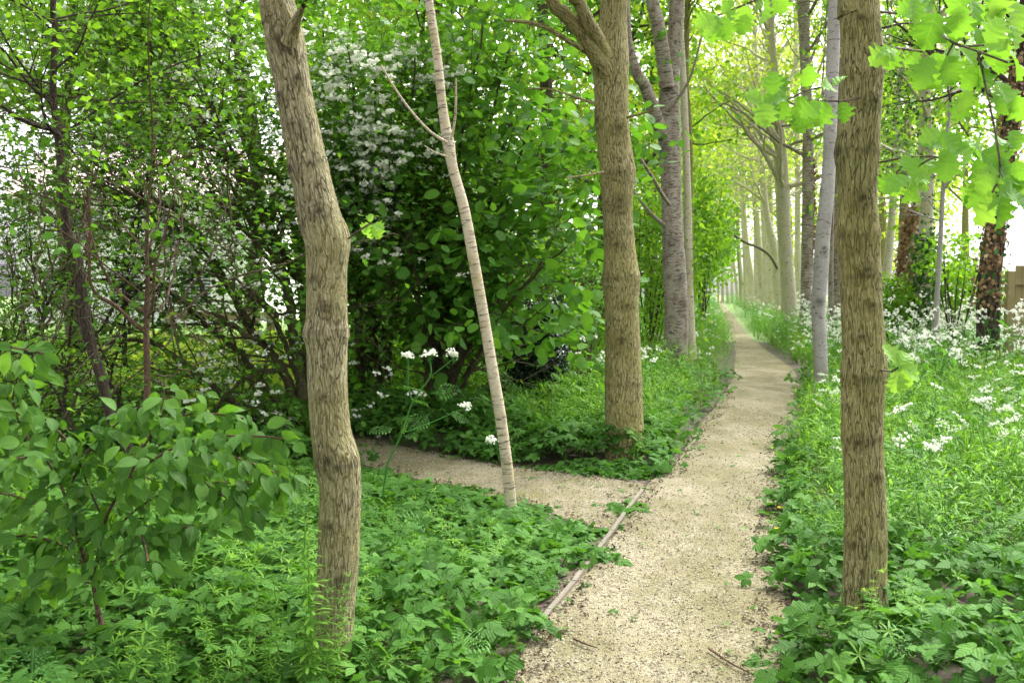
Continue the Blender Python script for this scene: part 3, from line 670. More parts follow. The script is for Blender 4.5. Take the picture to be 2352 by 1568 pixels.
# central furrowed trunk with forked limbs
mid_tree, Cp, Cr = px_tree('oak_tree', 'thick olive furrowed trunk forking near its top, in the corner between the two paths', 'tree', [(1436, 1075, 96), (1434, 1000, 92), (1432, 900, 86), (1431, 800, 83), (1428, 700, 80), (1427, 640, 84), (1423, 560, 72), (1418, 480, 70), (1418, 400, 78), (1410, 320, 76), (1406, 270, 78), (1404, 200, 78), (1402, 120, 82), (1408, 40, 62), (1410, -60, 60)],
    8.9, M['bark_o'], n=180, sides=32, knots=[(640, None, .05, .07), (780, 4.5, .1, .05), (400, None, .06, .06), (395, .2, .1, .1), (275, 3.6, .08, .1), (300, 5.0, .07, .1), (460, 4.8, .06, .12), (480, 4.7, .05, .1), (540, None, .04, .03), (560, 4.4, .05, .1), (700, 4.9, .04, .08), (880, None, .04, .03)], amp=.03, top=11, seed=6,
    limbs=[([(1395, 175, 48), (1370, 130, 40), (1340, 80, 36), (1295, 30, 33), (1255, -25, 30)], [8.85, 8.7, 8.6, 8.5, 8.4], 8), ([(1392, 140, 44), (1374, 95, 36), (1350, 50, 33), (1328, 0, 28), (1310, -40, 26)], [8.8, 8.65, 8.5, 8.4, 8.3], 8),
           ([(1362, 130, 13), (1330, 108, 13), (1290, 85, 12), (1250, 62, 10), (1200, 50, 8), (1160, 48, 6)], [8.8, 8.6, 8.5, 8.4, 8.3, 8.2]), ([(1386, 395, 6), (1350, 402, 5), (1300, 408, 3)], [8.7, 8.5, 8.3]), ([(1440, 270, 6), (1470, 262, 5), (1500, 252, 3)], [8.7, 8.5, 8.4]),
           ([(1368, 240, 8), (1320, 222, 6), (1260, 205, 4), (1210, 205, 3)], [8.9, 9.0, 9.1, 9.2])],
    crown=dict(CR, z0=4.6, nb=14, L=2.6, per=2))
# dark banded double trunk
ch, Hp, Hr = px_tree('cherry_tree', 'grey banded trunk splitting into two stems, behind the thick forked oak', 'tree', [(1553, 860, 62), (1553, 800, 56), (1553, 700, 55), (1548, 600, 53), (1544, 500, 48), (1541, 400, 47), (1538, 300, 52), (1537, 220, 46), (1545, 130, 36), (1552, 60, 34), (1556, -40, 34)],
    17.5, M['cherry'], n=150, sides=24, knots=[(700, 5.3, .12, .1), (300, 3.6, .15, .12), (560, 4.2, .1, .08), (640, 5, .1, .06), (345, 4, .1, .1)], amp=.035, top=14, seed=7,
    limbs=[([(1532, 200, 36), (1522, 120, 32), (1510, 50, 30), (1495, -30, 28)], [17.3, 17.2, 17.1, 17], 13), ([(1520, 310, 34), (1503, 260, 30), (1482, 200, 27), (1462, 168, 24), (1446, 110, 20), (1440, 50, 18)], [17.4, 17.2, 17, 16.8, 16.7, 16.6], 10),
           ([(1538, 470, 9), (1520, 445, 9), (1500, 410, 8), (1478, 375, 7), (1455, 345, 6)], [17.2, 16.5, 16.2, 16, 15.8]), ([(1524, 515, 9), (1500, 495, 8), (1478, 470, 7), (1455, 440, 6)], [17.3, 17, 16.8, 16.6]), ([(1540, 250, 9), (1580, 190, 6), (1600, 130, 5), (1612, 80, 4)], [17.3, 17, 16.8, 16.6])],
    crown=dict(CR, z0=7, nb=16, L=3, size=.14))
px_tree('birch_tree', 'slim pale grey trunk standing close behind the banded double trunk', 'tree', [(1588, 850, 30), (1586, 780, 24), (1582, 650, 20), (1580, 500, 19), (1576, 350, 17), (1570, 200, 16), (1562, 60, 15), (1560, -30, 15)], 18.3, M['trunk_far'], n=60, top=11, seed=8, crown=dict(CR, z0=6.5, nb=8, size=.14))
px_tree('young_tree', 'slender dark olive trunk right beside the pale trunk behind the double trunk', 'tree', [(1587, 830, 14), (1587, 700, 14), (1586, 560, 14), (1584, 430, 16), (1582, 300, 16), (1575, 180, 15), (1578, 60, 13), (1580, -30, 12)], 20.5, M['bark_o'], n=60, top=12, seed=9, crown=dict(CR, z0=6.5, nb=8, size=.14))
# right row by the path
px_tree('birch_tree', 'silver birch with a bent white stem and dark foot, nearest birch right of the path', 'tree', [(1886, 935, 40), (1887, 900, 36), (1886, 850, 32), (1883, 780, 32), (1880, 700, 31), (1886, 620, 33), (1890, 540, 33), (1898, 460, 31), (1905, 360, 29), (1908, 260, 29), (1913, 130, 29), (1918, 0, 29), (1922, -50, 28)],
    13.2, M['birch_s'], n=140, sides=22, knots=[(690, None, .04, .06), (690, 4.8, .06, .14), (580, 4.8, .06, .08), (440, 3.4, .06, .1), (455, .2, .05, .1)], amp=.03, top=13, seed=10, crown=dict(CR, z0=6, nb=12, L=2.2, size=.1, per=2))
px_tree('birch_tree', 'grey birch trunk half hidden behind the big right-hand oak', 'tree', [(1922, 800, 30), (1920, 720, 27), (1922, 600, 27), (1924, 480, 26), (1928, 300, 24), (1932, 120, 22), (1936, -30, 20)], 23, M['cherry'], n=80, top=15, seed=11, knots=[(655, 4.7, .1, .12), (700, 5.3, .1, .1)], crown=dict(CR, z0=8, nb=12, L=2.6, size=.14))
px_tree('birch_tree', 'reddish slim trunk just left of the half hidden grey birch', 'tree', [(1908, 810, 13), (1908, 700, 12), (1909, 560, 11), (1912, 420, 11), (1916, 250, 9)], 21.5, M['cherry'], n=50, top=10, seed=12, crown=dict(CR, z0=7, nb=5, size=.12))
iv, Ip, Ir = px_tree('cherry_tree', 'dark banded trunk with dead ivy on its right side, left of the silver birch', 'tree', [(1851, 790, 30), (1852, 760, 26), (1852, 690, 27), (1854, 600, 27), (1856, 500, 27), (1856, 400, 25), (1855, 300, 23), (1852, 200, 24), (1848, 100, 24), (1845, 0, 28), (1842, -50, 26)],
    27.5, M['cherry'], n=100, sides=18, knots=[(690, 4.5, .15, .14), (600, 4.4, .15, .1), (480, 4.4, .2, .1), (660, .3, .1, .14)], amp=.04, top=17, seed=13, crown=dict(CR, z0=5, nb=26, L=3.0, size=.15, per=2.6, elev=(-.1, .6)))
def trunk_cover(root, tp, tr, z0, z1, n, size, mat, name, r, side=None, tpl=IVY, sig=.0):
    mb = MB(); z = r.uniform(z0, z1, n); i = np.clip(np.searchsorted(tp[:, 2], z), 1, len(tp) - 1)
    c = np.stack([np.interp(z, tp[:, 2], tp[:, k]) for k in range(3)], 1); rd_ = np.interp(z, tp[:, 2], tr)
    a = r.uniform(0, 6.283, n) if side is None else r.normal(side[0], side[1], n)
    o = np.stack([np.cos(a), np.sin(a), np.zeros(n)], 1); pos = c + o * (rd_ * 1.02 + np.abs(r.normal(size=n)) * sig)[:, None]
    dr = r.normal(size=(n, 3)) * .5 + [0, 0, -.8]; nm = o + r.normal(size=(n, 3)) * .35
    inst(mb, tpl, pos, frames(dr, nm), size * r.uniform(.5, 1.2, n), np.clip(r.normal(.5, .25, n), 0, 1)); return mb.build(name, mat, root)
trunk_cover(iv, Ip, Ir, 2.0, 5.0, 420, .09, M['dead'], 'dead_ivy', np.random.default_rng(5), (0.0, .5), sig=.04)

# the row of pale trunks receding along the right of the path
ROW = [([(1826, 775, 36), (1818, 730, 29), (1810, 650, 27), (1804, 560, 25), (1800, 480, 24), (1797, 400, 24), (1790, 300, 19), (1780, 180, 16), (1770, 60, 14)], 29, 'first pale trunk left of the ivy-clad one, with a leaning foot'),
       ([(1789, 735, 22), (1787, 680, 20), (1783, 620, 20), (1775, 560, 18), (1765, 520, 16), (1756, 460, 14), (1750, 380, 13), (1743, 300, 11), (1738, 180, 10)], 38, 'pale yellowish trunk curving left above the path bend'),
       ([(1770, 712, 16), (1769, 650, 15), (1766, 590, 14), (1768, 520, 12), (1768, 420, 12), (1764, 300, 11), (1760, 160, 10)], 44, 'pale trunk standing tight behind the curved one'),
       ([(1751, 700, 15), (1750, 650, 14), (1746, 600, 13), (1742, 560, 13), (1736, 480, 12), (1728, 380, 10), (1722, 260, 9)], 48, 'pale trunk with a raised knot left of the curved pair'),
       ([(1739, 694, 11), (1738, 640, 11), (1737, 560, 10), (1736, 440, 9), (1732, 300, 8)], 54, 'narrow straight pale trunk between two thicker ones far along the path'),
       ([(1727, 692, 15), (1724, 640, 14), (1716, 580, 13), (1710, 520, 11), (1704, 420, 10), (1700, 300, 8)], 57, 'far trunk leaning left with a wide foot'),
       ([(1714, 690, 11), (1713, 640, 9), (1710, 560, 9), (1706, 480, 8), (1700, 360, 7)], 61, 'far slim trunk just left of the wide-footed one'),
       ([(1694, 684, 7), (1690, 640, 6), (1684, 590, 6), (1682, 500, 5), (1680, 400, 5)], 72, 'very distant trunk leaning left near the path end'),
       ([(1682, 684, 6), (1681, 640, 5), (1680, 560, 5), (1678, 450, 5)], 78, 'very distant upright thin trunk right of the bright gap'),
       ([(1660, 682, 6), (1660, 640, 5), (1661, 560, 5), (1664, 450, 5)], 84, 'most distant thin trunk at the path end'),
       ([(1650, 684, 4), (1650, 640, 4), (1649, 560, 4), (1649, 450, 4)], 88, 'faint distant trunk inside the bright gap at the path end'),
       ([(1836, 745, 14), (1834, 650, 13), (1832, 560, 12), (1832, 420, 11), (1830, 260, 10), (1828, 100, 9)], 40, 'thin very pale trunk in the gap left of the ivy-clad trunk')]
ROW += [([(1806, 748, 22), (1801, 640, 17), (1793, 520, 15), (1786, 400, 13), (1776, 240, 12), (1768, 100, 11)], 34, 'pale trunk squeezed just left of the first pale trunk'),
        ([(1761, 706, 13), (1760, 640, 12), (1757, 560, 11), (1752, 460, 10), (1748, 320, 9)], 46, 'slim grey trunk between the curved trunk and the knotty one'),
        ([(1704, 688, 10), (1702, 640, 9), (1697, 580, 8), (1694, 480, 7), (1692, 380, 6)], 66, 'distant pale trunk between the slim one and the very distant ones'),
        ([(1672, 684, 6), (1668, 640, 5), (1662, 590, 5), (1655, 500, 4)], 80, 'very distant trunk slanting left over the bright gap')]
for i, (pts, Yd, lab) in enumerate(ROW):
    pts = [(a_, b_, c_ * 1.2) for a_, b_, c_ in pts]
    h = (650 - pts[-1][1]) / F * Yd + EYE
    px_tree('birch_tree', lab, 'tree', pts, Yd, M['trunk_far'], group='pale trunks lining the path', n=50, sides=12, amp=.03, top=h + 4, seed=30 + i,
            crown=dict(z0=3.2 + Yd * .03, nb=20 if Yd < 60 else 13, L=3.2, leafm='lime', size=.15 if Yd < 50 else .22, per=1.7, tpl=SIMPLE if Yd < 40 else TINY, sig=.25, elev=(.2, 1.2)))
# arching bare branch over the path
br = bpy.data.objects['birch_tree']
a, b = pxpath([(1786, 618, 6), (1770, 590, 6), (1745, 570, 6), (1710, 556, 5.5), (1680, 535, 5), (1650, 512, 4), (1622, 498, 3)], [38, 36, 35, 34, 33, 32, 31], 30, False)
for o in D.objects:
    if o.get('label', '').startswith('pale yellowish trunk curving'):
        mb = MB(); tube(mb, a, b, 6); mb.build('limb', M['bark_g'], o)

# trees at the right in the meadow
t1, p1, r1 = px_tree('ivy_clad_tree', 'leaning trunk wrapped in brown dead ivy leaves, in the cow parsley right of the oak', 'tree', [(2077, 760, 44), (2080, 700, 42), (2085, 620, 40), (2092, 560, 34), (2102, 500, 28), (2108, 440, 18), (2114, 380, 16)], 21, M['trunk_far'], top=9, seed=50, n=60, crown=dict(CR, z0=4, nb=10, leafm='canopy', size=.14))
trunk_cover(t1, p1, r1, 1.0, 3.2, 1300, .085, M['dead'], 'dead_ivy', np.random.default_rng(6), (3.6, .9), sig=.05)
t2, p2, r2 = px_tree('ivy_clad_tree', 'grey trunk with green ivy round its lower half, beside the dead-ivy trunk', 'tree', [(2120, 760, 40), (2120, 690, 38), (2122, 620, 36), (2126, 540, 30), (2129, 450, 28), (2132, 380, 26), (2128, 300, 26), (2124, 220, 26), (2130, 120, 24), (2135, 0, 22)], 20, M['trunk_far'], top=12, seed=51, n=80, crown=dict(CR, z0=4.6, nb=16, size=.13))
trunk_cover(t2, p2, r2, .2, 2.6, 1500, .09, M['ivy'], 'ivy', np.random.default_rng(7), sig=.09)
trunk_cover(t2, p2, r2, 2.6, 5.5, 260, .09, M['ivy'], 'ivy', np.random.default_rng(17), sig=.12)
px_tree('sapling', 'slim grey sapling between the ivy trunks and the open gap', 'tree', [(2148, 760, 14), (2152, 690, 12), (2158, 600, 11), (2163, 500, 10), (2166, 440, 10), (2172, 380, 9), (2176, 300, 8), (2186, 180, 7)], 18, M['birch_s'], top=8, seed=52, crown=dict(CR, z0=2.6, nb=12, L=1.2, size=.1, per=2.5, leafm='canopy'))
t3, p3, r3 = px_tree('ivy_clad_tree', 'broad dark trunk tangled with ivy stems by the timber fence at the right edge', 'tree', [(2268, 800, 52), (2270, 700, 50), (2274, 620, 46), (2284, 540, 42), (2292, 480, 40), (2304, 400, 36), (2316, 320, 34), (2330, 220, 32), (2344, 110, 30), (2356, 20, 30)], 16, M['bark_d'], top=9, seed=53, n=90, sides=16, amp=.08, crown=dict(CR, z0=4, nb=16, size=.12))
trunk_cover(t3, p3, r3, 1.2, 5.4, 900, .075, M['dead'], 'dead_ivy', np.random.default_rng(8), (4.2, 1.0), sig=.06)
trunk_cover(t3, p3, r3, .1, 4.2, 330, .08, M['ivy'], 'ivy', np.random.default_rng(18), sig=.07)
mb = MB(); rq = np.random.default_rng(9)
for k in range(16):
    z = np.sort(rq.uniform(.6, 5.5, 9)); a = 4.4 + np.cumsum(rq.normal(size=9) * .35); c = np.stack([np.interp(z, p3[:, 2], p3[:, q]) for q in range(3)], 1); rd_ = np.interp(z, p3[:, 2], r3)
    c[:, 0] += np.cos(a) * (rd_ + .015); c[:, 1] += np.sin(a) * (rd_ + .015); tube(mb, smooth_pts(c, 26), np.full(26, .011), 4)
mb.build('ivy_stems', M['twig'], t3)
t4, p4, r4 = px_tree('ivy_clad_tree', 'pinkish pale trunk far behind, just right of the oak trunk', 'tree', [(2028, 760, 28), (2032, 680, 24), (2036, 640, 22), (2044, 560, 18), (2050, 480, 16), (2054, 380, 14), (2062, 250, 12)], 28, M['trunk_far'], top=11, seed=54, crown=dict(CR, z0=3.6, nb=16, size=.16))
trunk_cover(t4, p4, r4, 4.2, 8.5, 1500, .1, M['ivy'], 'ivy', np.random.default_rng(27), sig=.45)

# ------------------------------------------------------------------ left thicket
def stems_thing(name, label, cat, base, stems, mat, leafm, tpl, size, per, sig, seed, w0=18, twigs=2, extra=0, L=1.1, group=None, tw_n=(3, 5), flowers=None, hang=.15, top_only=0.0, nbr=5, stub=.35, parts='stem'):
    """several stems given in frame pixels, each a child, with side twigs and leaves"""
    r = np.random.default_rng(seed); root = empty(name, (base[0], base[1], 0), label, cat, group); out, tips = [], []
    for (pts, Ys, wa, wb) in stems:
        k = len(pts); Ys = [Ys] * k if np.isscalar(Ys) else list(np.interp(np.linspace(0, 1, k), np.linspace(0, 1, len(Ys)), Ys))
        a, b = pxpath([(x, y, wa + (wb - wa) * i / (k - 1)) for i, (x, y) in enumerate(pts)], Ys, 6 * k, False)
        a = a + r.normal(size=a.shape) * .012
        mb = MB(); tube(mb, a, b, 8, knotbump(r, [], .06)); mb.build(parts, mat, root)
        for q in range(nbr):
            i = int(r.uniform(top_only, 1) * (len(a) - 2)) + 1; dd = unit(a[i] - a[i - 1]); d = unit(dd * .6 + r.normal(size=3) * [.7, .5, .5] + [0, 0, .15])
            grow(r, a[i], d, L * r.uniform(.5, 1.3), max(.004, b[i] * .5), 0, twigs, out, tips, up=.02, wob=.22, nch=tw_n)
    b = MB(); tubes_to(b, out, lambda l: True, (5, 4, 3, 3, 3)); b.build('twigs', mat, root)
    f = MB(); leaves_at(f, r, tips, per, size, sig, tpl, hang); f.build('foliage', M[leafm], root)
    return root, tips, out, r
BB = 10.0
haw_base = G(700, 990)
S = []
S.append(([(700, 985), (677, 787), (659, 661), (634, 589), (612, 517), (594, 479), (562, 396), (522, 360), (450, 259), (414, 162), (389, 101), (370, 20), (360, -60)], [10.2, 10, 9.8, 9.6], 26, 12))
S.append(([(700, 985), (648, 848), (594, 780), (533, 679), (479, 589), (425, 517), (414, 497), (367, 464), (288, 446), (200, 420)], [10.3, 9.6, 9.0], 24, 8))
S.append(([(695, 700), (659, 436), (594, 382), (562, 317), (518, 266), (432, 209), (367, 133), (324, 90), (270, 20)], [10.4, 10, 9.6], 16, 8))
S.append(([(594, 479), (533, 378), (482, 324), (432, 281), (380, 215), (340, 170), (280, 110)], [9.8, 9.4], 14, 6))
S.append(([(560, 360), (511, 349), (432, 335), (346, 324), (252, 310), (162, 313), (60, 300)], [9.9, 9.2], 11, 5))
S.append(([(690, 1000), (641, 985), (540, 927), (468, 870), (396, 816), (338, 783), (252, 787), (170, 800)], [10.2, 9.0], 20, 8))
S.append(([(690, 900), (630, 722), (562, 672), (468, 625), (396, 661), (288, 657), (200, 640)], [10.2, 9.2], 14, 6))
S.append(([(690, 960), (700, 800), (690, 661), (640, 560), (600, 470), (575, 350), (550, 200), (530, 60), (520, -40)], [10.6, 10.4], 22, 9))
S.append(([(700, 980), (620, 900), (560, 820), (500, 770), (430, 700), (350, 640), (260, 600), (150, 590)], [10.4, 9.2], 18, 7))
S.append(([(660, 660), (590, 560), (470, 420), (420, 330), (350, 300), (260, 250), (150, 200)], [9.8, 9.2], 12, 5))
S.append(([(650, 850), (560, 870), (470, 960), (400, 900), (330, 920), (240, 930)], [10, 9.0], 12, 5))
S.append(([(594, 780), (500, 720), (440, 600), (400, 520), (300, 500), (200, 520), (90, 480)], [9.6, 8.8], 12, 5))
S.append(([(522, 360), (470, 200), (450, 100), (440, 0)], [9.8, 9.6], 10, 6))
haw, htips, hout, hr = stems_thing('hawthorn_tree', 'leaning many-stemmed hawthorn with small dark leaves, fanning left from behind the crooked trunk', 'tree', haw_base, S, M['bark_g'], 'hawthorn', HAW, .07, 3.3, .13, 61, nbr=9, L=1.3, twigs=2)
def blossoms(root, r, centers, n_cl, fl=9, sz=.011, spread=.028):
    """flat clusters of small white flowers"""
    mb = MB(); c = np.asarray(centers); i = r.integers(0, len(c), n_cl); cc = c[i] + r.normal(size=(n_cl, 3)) * .05 + np.array([0, -1, .15]) * r.uniform(0, .3, (n_cl, 1))
    q = np.repeat(cc, fl, 0) + r.normal(size=(n_cl * fl, 3)) * [spread, spread, spread * .35]
    nm = r.normal(size=(len(q), 3)) * .5 + [0, -.3, 1]; dr = r.normal(size=(len(q), 3))
    s = np.array([[-1, -1, 0], [0, -1.3, .1], [1, -1, 0], [1.3, 0, .1], [1, 1, 0], [0, 1.3, .1], [-1, 1, 0], [-1.3, 0, .1]], float)
    inst(mb, (s, list(range(8)), [8]), q, frames(dr, nm), sz * r.uniform(.7, 1.3, len(q)), r.uniform(0, 1, len(q)))
    return mb.build('blossom', M['petal'], root, False)
ht = np.array([t[0] for t in htips]); hx, hy, _ = proj(ht)
up_ = [t for t, yy_, xx_ in zip(htips, hy, hx) if yy_ < 430 and xx_ > -50]
mb = MB(); leaves_at(mb, hr, up_, 1.6, .075, .16, HAW, .15); mb.build('foliage', M['canopy'], haw)
selb = ht[((hy > 780) & (hx > 440)) | ((hx > 400) & (hy < 640) & (hx < 760))]
blossoms(haw, hr, selb, 420)
blossoms(haw, hr, ht, 260)
# flowering hawthorn between the crooked trunk and the hazel
S2 = []
r0 = np.random.default_rng(70)
for k, (tx, ty) in enumerate([(740, 60), (800, 110), (860, 140), (900, 260), (960, 130), (1030, 130), (1060, 190), (1000, 330), (840, 300), (780, 260), (830, 430), (760, 440), (880, 480), (930, 420), (800, 560), (860, 600), (740, 200), (920, 560), (820, 700)]):
    S2.append(([(880, 1000), (860 + r0.normal() * 20, 860), (845 + (tx - 845) * .35 + r0.normal() * 15, 640 if ty < 500 else 760), (845 + (tx - 845) * .7 + r0.normal() * 12, 640 + (ty - 640) * .55 if ty < 500 else (760 + ty) / 2), (tx, ty)], [12.2, 11.4, 10.6, r0.uniform(9.5, 10.6)], 11, 4))
haw2, t2s, _, r2_ = stems_thing('hawthorn_tree', 'hawthorn covered in white blossom between the crooked trunk and the round-leaved hazel', 'tree', G(880, 960), S2, M['bark_g'], 'hawthorn', HAW, .07, 4.2, .12, 62, nbr=5, L=.9, top_only=.55)
tc = np.array([t[0] for t in t2s]); X2, Y2, _ = proj(tc)
dn = X2 - 800 - (Y2 - 200) * .28
sel2 = tc[((np.abs(dn) < 95) & (Y2 > 80) & (Y2 < 350)) | ((np.abs(X2 - 840) < 75) & (np.abs(Y2 - 480) < 110)) | ((np.abs(X2 - 960) < 110) & (np.abs(Y2 - 160) < 45)) | ((np.abs(X2 - 930) < 60) & (np.abs(Y2 - 350) < 50))]
blossoms(haw2, r2_, sel2, 850, fl=12, sz=.014)
# dark lone stems
px_tree('elder_tree', 'dark grey slanting trunk crossing the thicket at the far left', 'tree', [(300, 1060, 30), (288, 1017, 26), (259, 966, 25), (230, 858, 25), (212, 805, 24), (191, 715, 30), (180, 607, 22), (155, 535, 20), (144, 414, 19), (133, 306, 18), (122, 216, 15), (126, 72, 13), (122, 0, 12)],
    7.4, M['bark_d'], n=120, sides=16, knots=[(720, 3.5, .04, .15), (300, None, .03, .1)], amp=.04, top=6.5, seed=63, base_z=True,
    limbs=[([(128, 298, 13), (90, 290, 12), (40, 270, 10), (0, 240, 9), (-60, 210, 8)], [7.4, 7.2, 7, 6.9, 6.8]), ([(125, 235, 9), (90, 215, 8), (60, 185, 7), (20, 130, 6), (-20, 90, 5)], [7.4, 7.3, 7.2, 7.1, 7]), ([(124, 160, 7), (150, 140, 6), (180, 110, 5), (200, 60, 4), (230, 0, 4)], [7.4, 7.2, 7, 6.9, 6.8])],
    crown=dict(z0=2.6, nb=20, L=1.3, leafm='canopy', size=.06, per=2.6, tpl=SIMPLE, sig=.1, elev=(-.1, .8)))
px_tree('young_tree', 'brown upright sapling with paired rising branches in the left thicket', 'tree', [(331, 1050, 20), (332, 1017, 17), (338, 891, 14), (336, 780, 14), (337, 700, 12), (339, 640, 9), (337, 570, 8), (340, 480, 7), (345, 420, 5), (350, 300, 4)],
    7.0, M['bark_b'], n=80, sides=12, amp=.04, top=4.5, seed=64,
    limbs=[([(334, 762, 11), (300, 735, 10), (262, 700, 9), (226, 680, 8), (208, 650, 7), (205, 600, 7), (206, 500, 6), (200, 420, 5)], [7, 6.95, 6.9, 6.85, 6.8, 6.8, 6.8, 6.8]), ([(334, 718, 9), (300, 695, 8), (255, 650, 7), (225, 590, 6), (205, 520, 5), (190, 440, 4)], [7, 7.1, 7.2, 7.2, 7.3, 7.3]), ([(340, 730, 8), (352, 690, 7), (355, 620, 6), (372, 560, 5), (385, 500, 4), (400, 440, 4)], [7, 6.9, 6.8, 6.8, 6.8, 6.8])],
    crown=dict(z0=1.4, nb=9, L=.9, leafm='hazel', size=.07, per=.7, tpl=OVATE, sig=.08))
# fine bare tangle of twigs left
S3 = []; r0 = np.random.default_rng(71)
for k in range(22):
    x0 = r0.uniform(-60, 620); y0 = r0.uniform(500, 980); x1 = x0 + r0.normal() * 160; y1 = y0 - r0.uniform(60, 420)
    S3.append(([(x0, y0), (x0 * .6 + x1 * .4 + r0.normal() * 30, y0 * .6 + y1 * .4 + r0.normal() * 20), (x1, y1), (x1 + r0.normal() * 70, y1 - r0.uniform(0, 120))], [r0.uniform(6.6, 8.6), r0.uniform(6.6, 8.6)], r0.uniform(3.5, 6.5), 2.5))
stems_thing('thorn_thicket', 'tangle of thin bare brown twigs with sparse tiny leaves at the left', 'thicket', G(250, 1040), S3, M['twig'], 'hawthorn', HAW, .055, 2.2, .12, 72, nbr=3, L=.7, twigs=1)
S3 = []; r0 = np.random.default_rng(73)
for k in range(22):
    x0 = r0.uniform(-80, 300); y0 = r0.uniform(750, 1000); x1 = x0 + r0.normal() * 120; y1 = y0 - r0.uniform(150, 500)
    S3.append(([(x0, y0), (x0 * .5 + x1 * .5 + r0.normal() * 30, y0 * .5 + y1 * .5), (x1, y1)], [r0.uniform(8, 10), r0.uniform(8, 10)], 8, 3))
stems_thing('blackthorn_shrub', 'dense dark small-leaved shrub filling the far left behind the slanting grey trunk', 'shrub', G(60, 1000), S3, M['bark_d'], 'canopy', HAW, .055, 2.0, .13, 74, nbr=7, L=1.0, twigs=1)

# hazel
S4 = []; r0 = np.random.default_rng(75)
for k, (tx, ty) in enumerate([(930, 250), (960, 20), (1010, 150), (1040, 20), (1080, 260), (1110, 60), (1150, 330), (1170, 120), (1200, 480), (1230, 260), (1250, 600), (1180, 640), (1080, 520), (940, 520), (1290, 420), (1140, 760), (960, 700), (1020, 400), (1300, 560), (1060, 660), (1220, 40)]):
    S4.append(([(1000 + r0.normal() * 25, 985), (1000 + (tx - 1000) * .2 + r0.normal() * 8, 985 + (ty - 985) * .3), (1000 + (tx - 1000) * .55 + r0.normal() * 14, 985 + (ty - 985) * .65), (tx, ty)], [11.3, 11.0, r0.uniform(10.2, 11.6), r0.uniform(9.8, 11.8)], 15, 4))
hz, hzt, _, hzr = stems_thing('hazel_shrub', 'tall many-stemmed hazel with big round bright green leaves in the centre', 'shrub', G(1000, 985), S4, M['bark_g'], 'hazel', ROUND, .125, 2.7, .13, 76, nbr=9, L=1.0, top_only=.38, twigs=1, hang=.45)
# dark holly/ivy bush
def bush(name, label, cat, px, py, Y, rx, rz, mat, tpl, size, n, seed, group=None, ry=None, stemmat=None, hollow=.55, zc=None, flat=.35):
    r = np.random.default_rng(seed); c = P(px, py, Y); ry = ry or rx
    root = empty(name, (c[0], c[1], 0), label, cat, group)
    mb = MB()
    for k in range(10):
        a = r.uniform(0, 6.28); q = r.uniform(.2, .8); e = c + np.array([math.cos(a) * rx * q, math.sin(a) * ry * q, rz * r.uniform(-.2, .8)])
        b0 = np.array([c[0] + r.normal() * .08, c[1] + r.normal() * .08, 0]); m_ = (b0 + e) / 2 + r.normal(size=3) * .1
        tube(mb, smooth_pts([b0, m_, e], 10), np.linspace(.02, .006, 10), 5)
    mb.build('stems', stemmat or M['bark_d'], root)
    d = randdirs(n, r); rr_ = (hollow + (1 - hollow) * r.uniform(0, 1, n) ** .5) * (1 + .16 * np.sin(d[:, 0] * 5 + seed) + .14 * np.sin(d[:, 2] * 7 + seed * 2) + .12 * np.sin(d[:, 1] * 6 + d[:, 0] * 9))
    p = c + d * rr_[:, None] * [rx, ry, rz]; k = p[:, 2] > .03; p, d = p[k], d[k]; m = len(p)
    dr = d * .5 + r.normal(size=(m, 3)) * .7 - [0, 0, .25]; nm = d * .6 + r.normal(size=(m, 3)) * flat + [0, 0, .5]
    mb = MB(); inst(mb, tpl, p, frames(dr, nm), size * r.uniform(.6, 1.2, m), np.clip(r.normal(.45, .22, m), 0, 1)); mb.build('foliage', M[mat], root)
    return root
bush('holly_bush', 'very dark glossy small-leaved bush at the right foot of the hazel', 'bush', 1232, 800, 11.8, .34, .62, 'holly', IVY, .045, 9000, 80)
bush('holly_bush', 'low dark glossy growth behind the hazel stems', 'bush', 1130, 930, 12.2, .5, .35, 'holly', IVY, .045, 2600, 81)
bush('bright_shrub', 'light green broad-leaved shrub low behind the crooked trunk', 'shrub', 840, 830, 12.4, .55, .8, 'canopy', OVATE, .1, 2400, 82)
bush('laurel_shrub', 'glossy mid-green shrub bordering the side path under the hazel', 'shrub', 900, 960, 11.2, .7, .3, 'hazel', OVATE, .07, 2600, 83)
bush('hazel_shrub', 'second bright green shrub filling in behind the big hazel', 'shrub', 1010, 640, 14.2, 1.5, 1.5, 'canopy', OVATE, .11, 5200, 91, hollow=.3)
bush('bramble_bush', 'loose bramble mound with brown bare stems behind the forked oak', 'bush', 1330, 690, 13.5, .75, .75, 'hawthorn', OVATE, .06, 2600, 84, stemmat=M['bark_b'])
bush('green_shrub', 'bright leafy shrub in the gap between the forked oak and the banded trunk', 'shrub', 1490, 600, 19, 1.1, 1.7, 'canopy', OVATE, .1, 3600, 85, hollow=.3)
bush('green_shrub', 'leafy shrub overhanging the far path from the left, with a dark underside', 'shrub', 1618, 530, 30, .8, 1.9, 'canopy', SIMPLE, .13, 2600, 86, hollow=.2)
bush('green_shrub', 'lime green shrub mound low behind the left thicket', 'shrub', 520, 880, 12.5, 1.5, .75, 'lime', OVATE, .1, 4500, 87)
bush('green_shrub', 'bright shrub low in the gap under the slanting grey trunk', 'shrub', 90, 950, 12.0, 1.2, .7, 'canopy', OVATE, .09, 3600, 88)
bush('low_shrub', 'dark leafy undergrowth shrub behind the foot of the crooked trunk', 'shrub', 610, 1010, 9.6, .8, .35, 'hawthorn', OVATE, .07, 2600, 89)

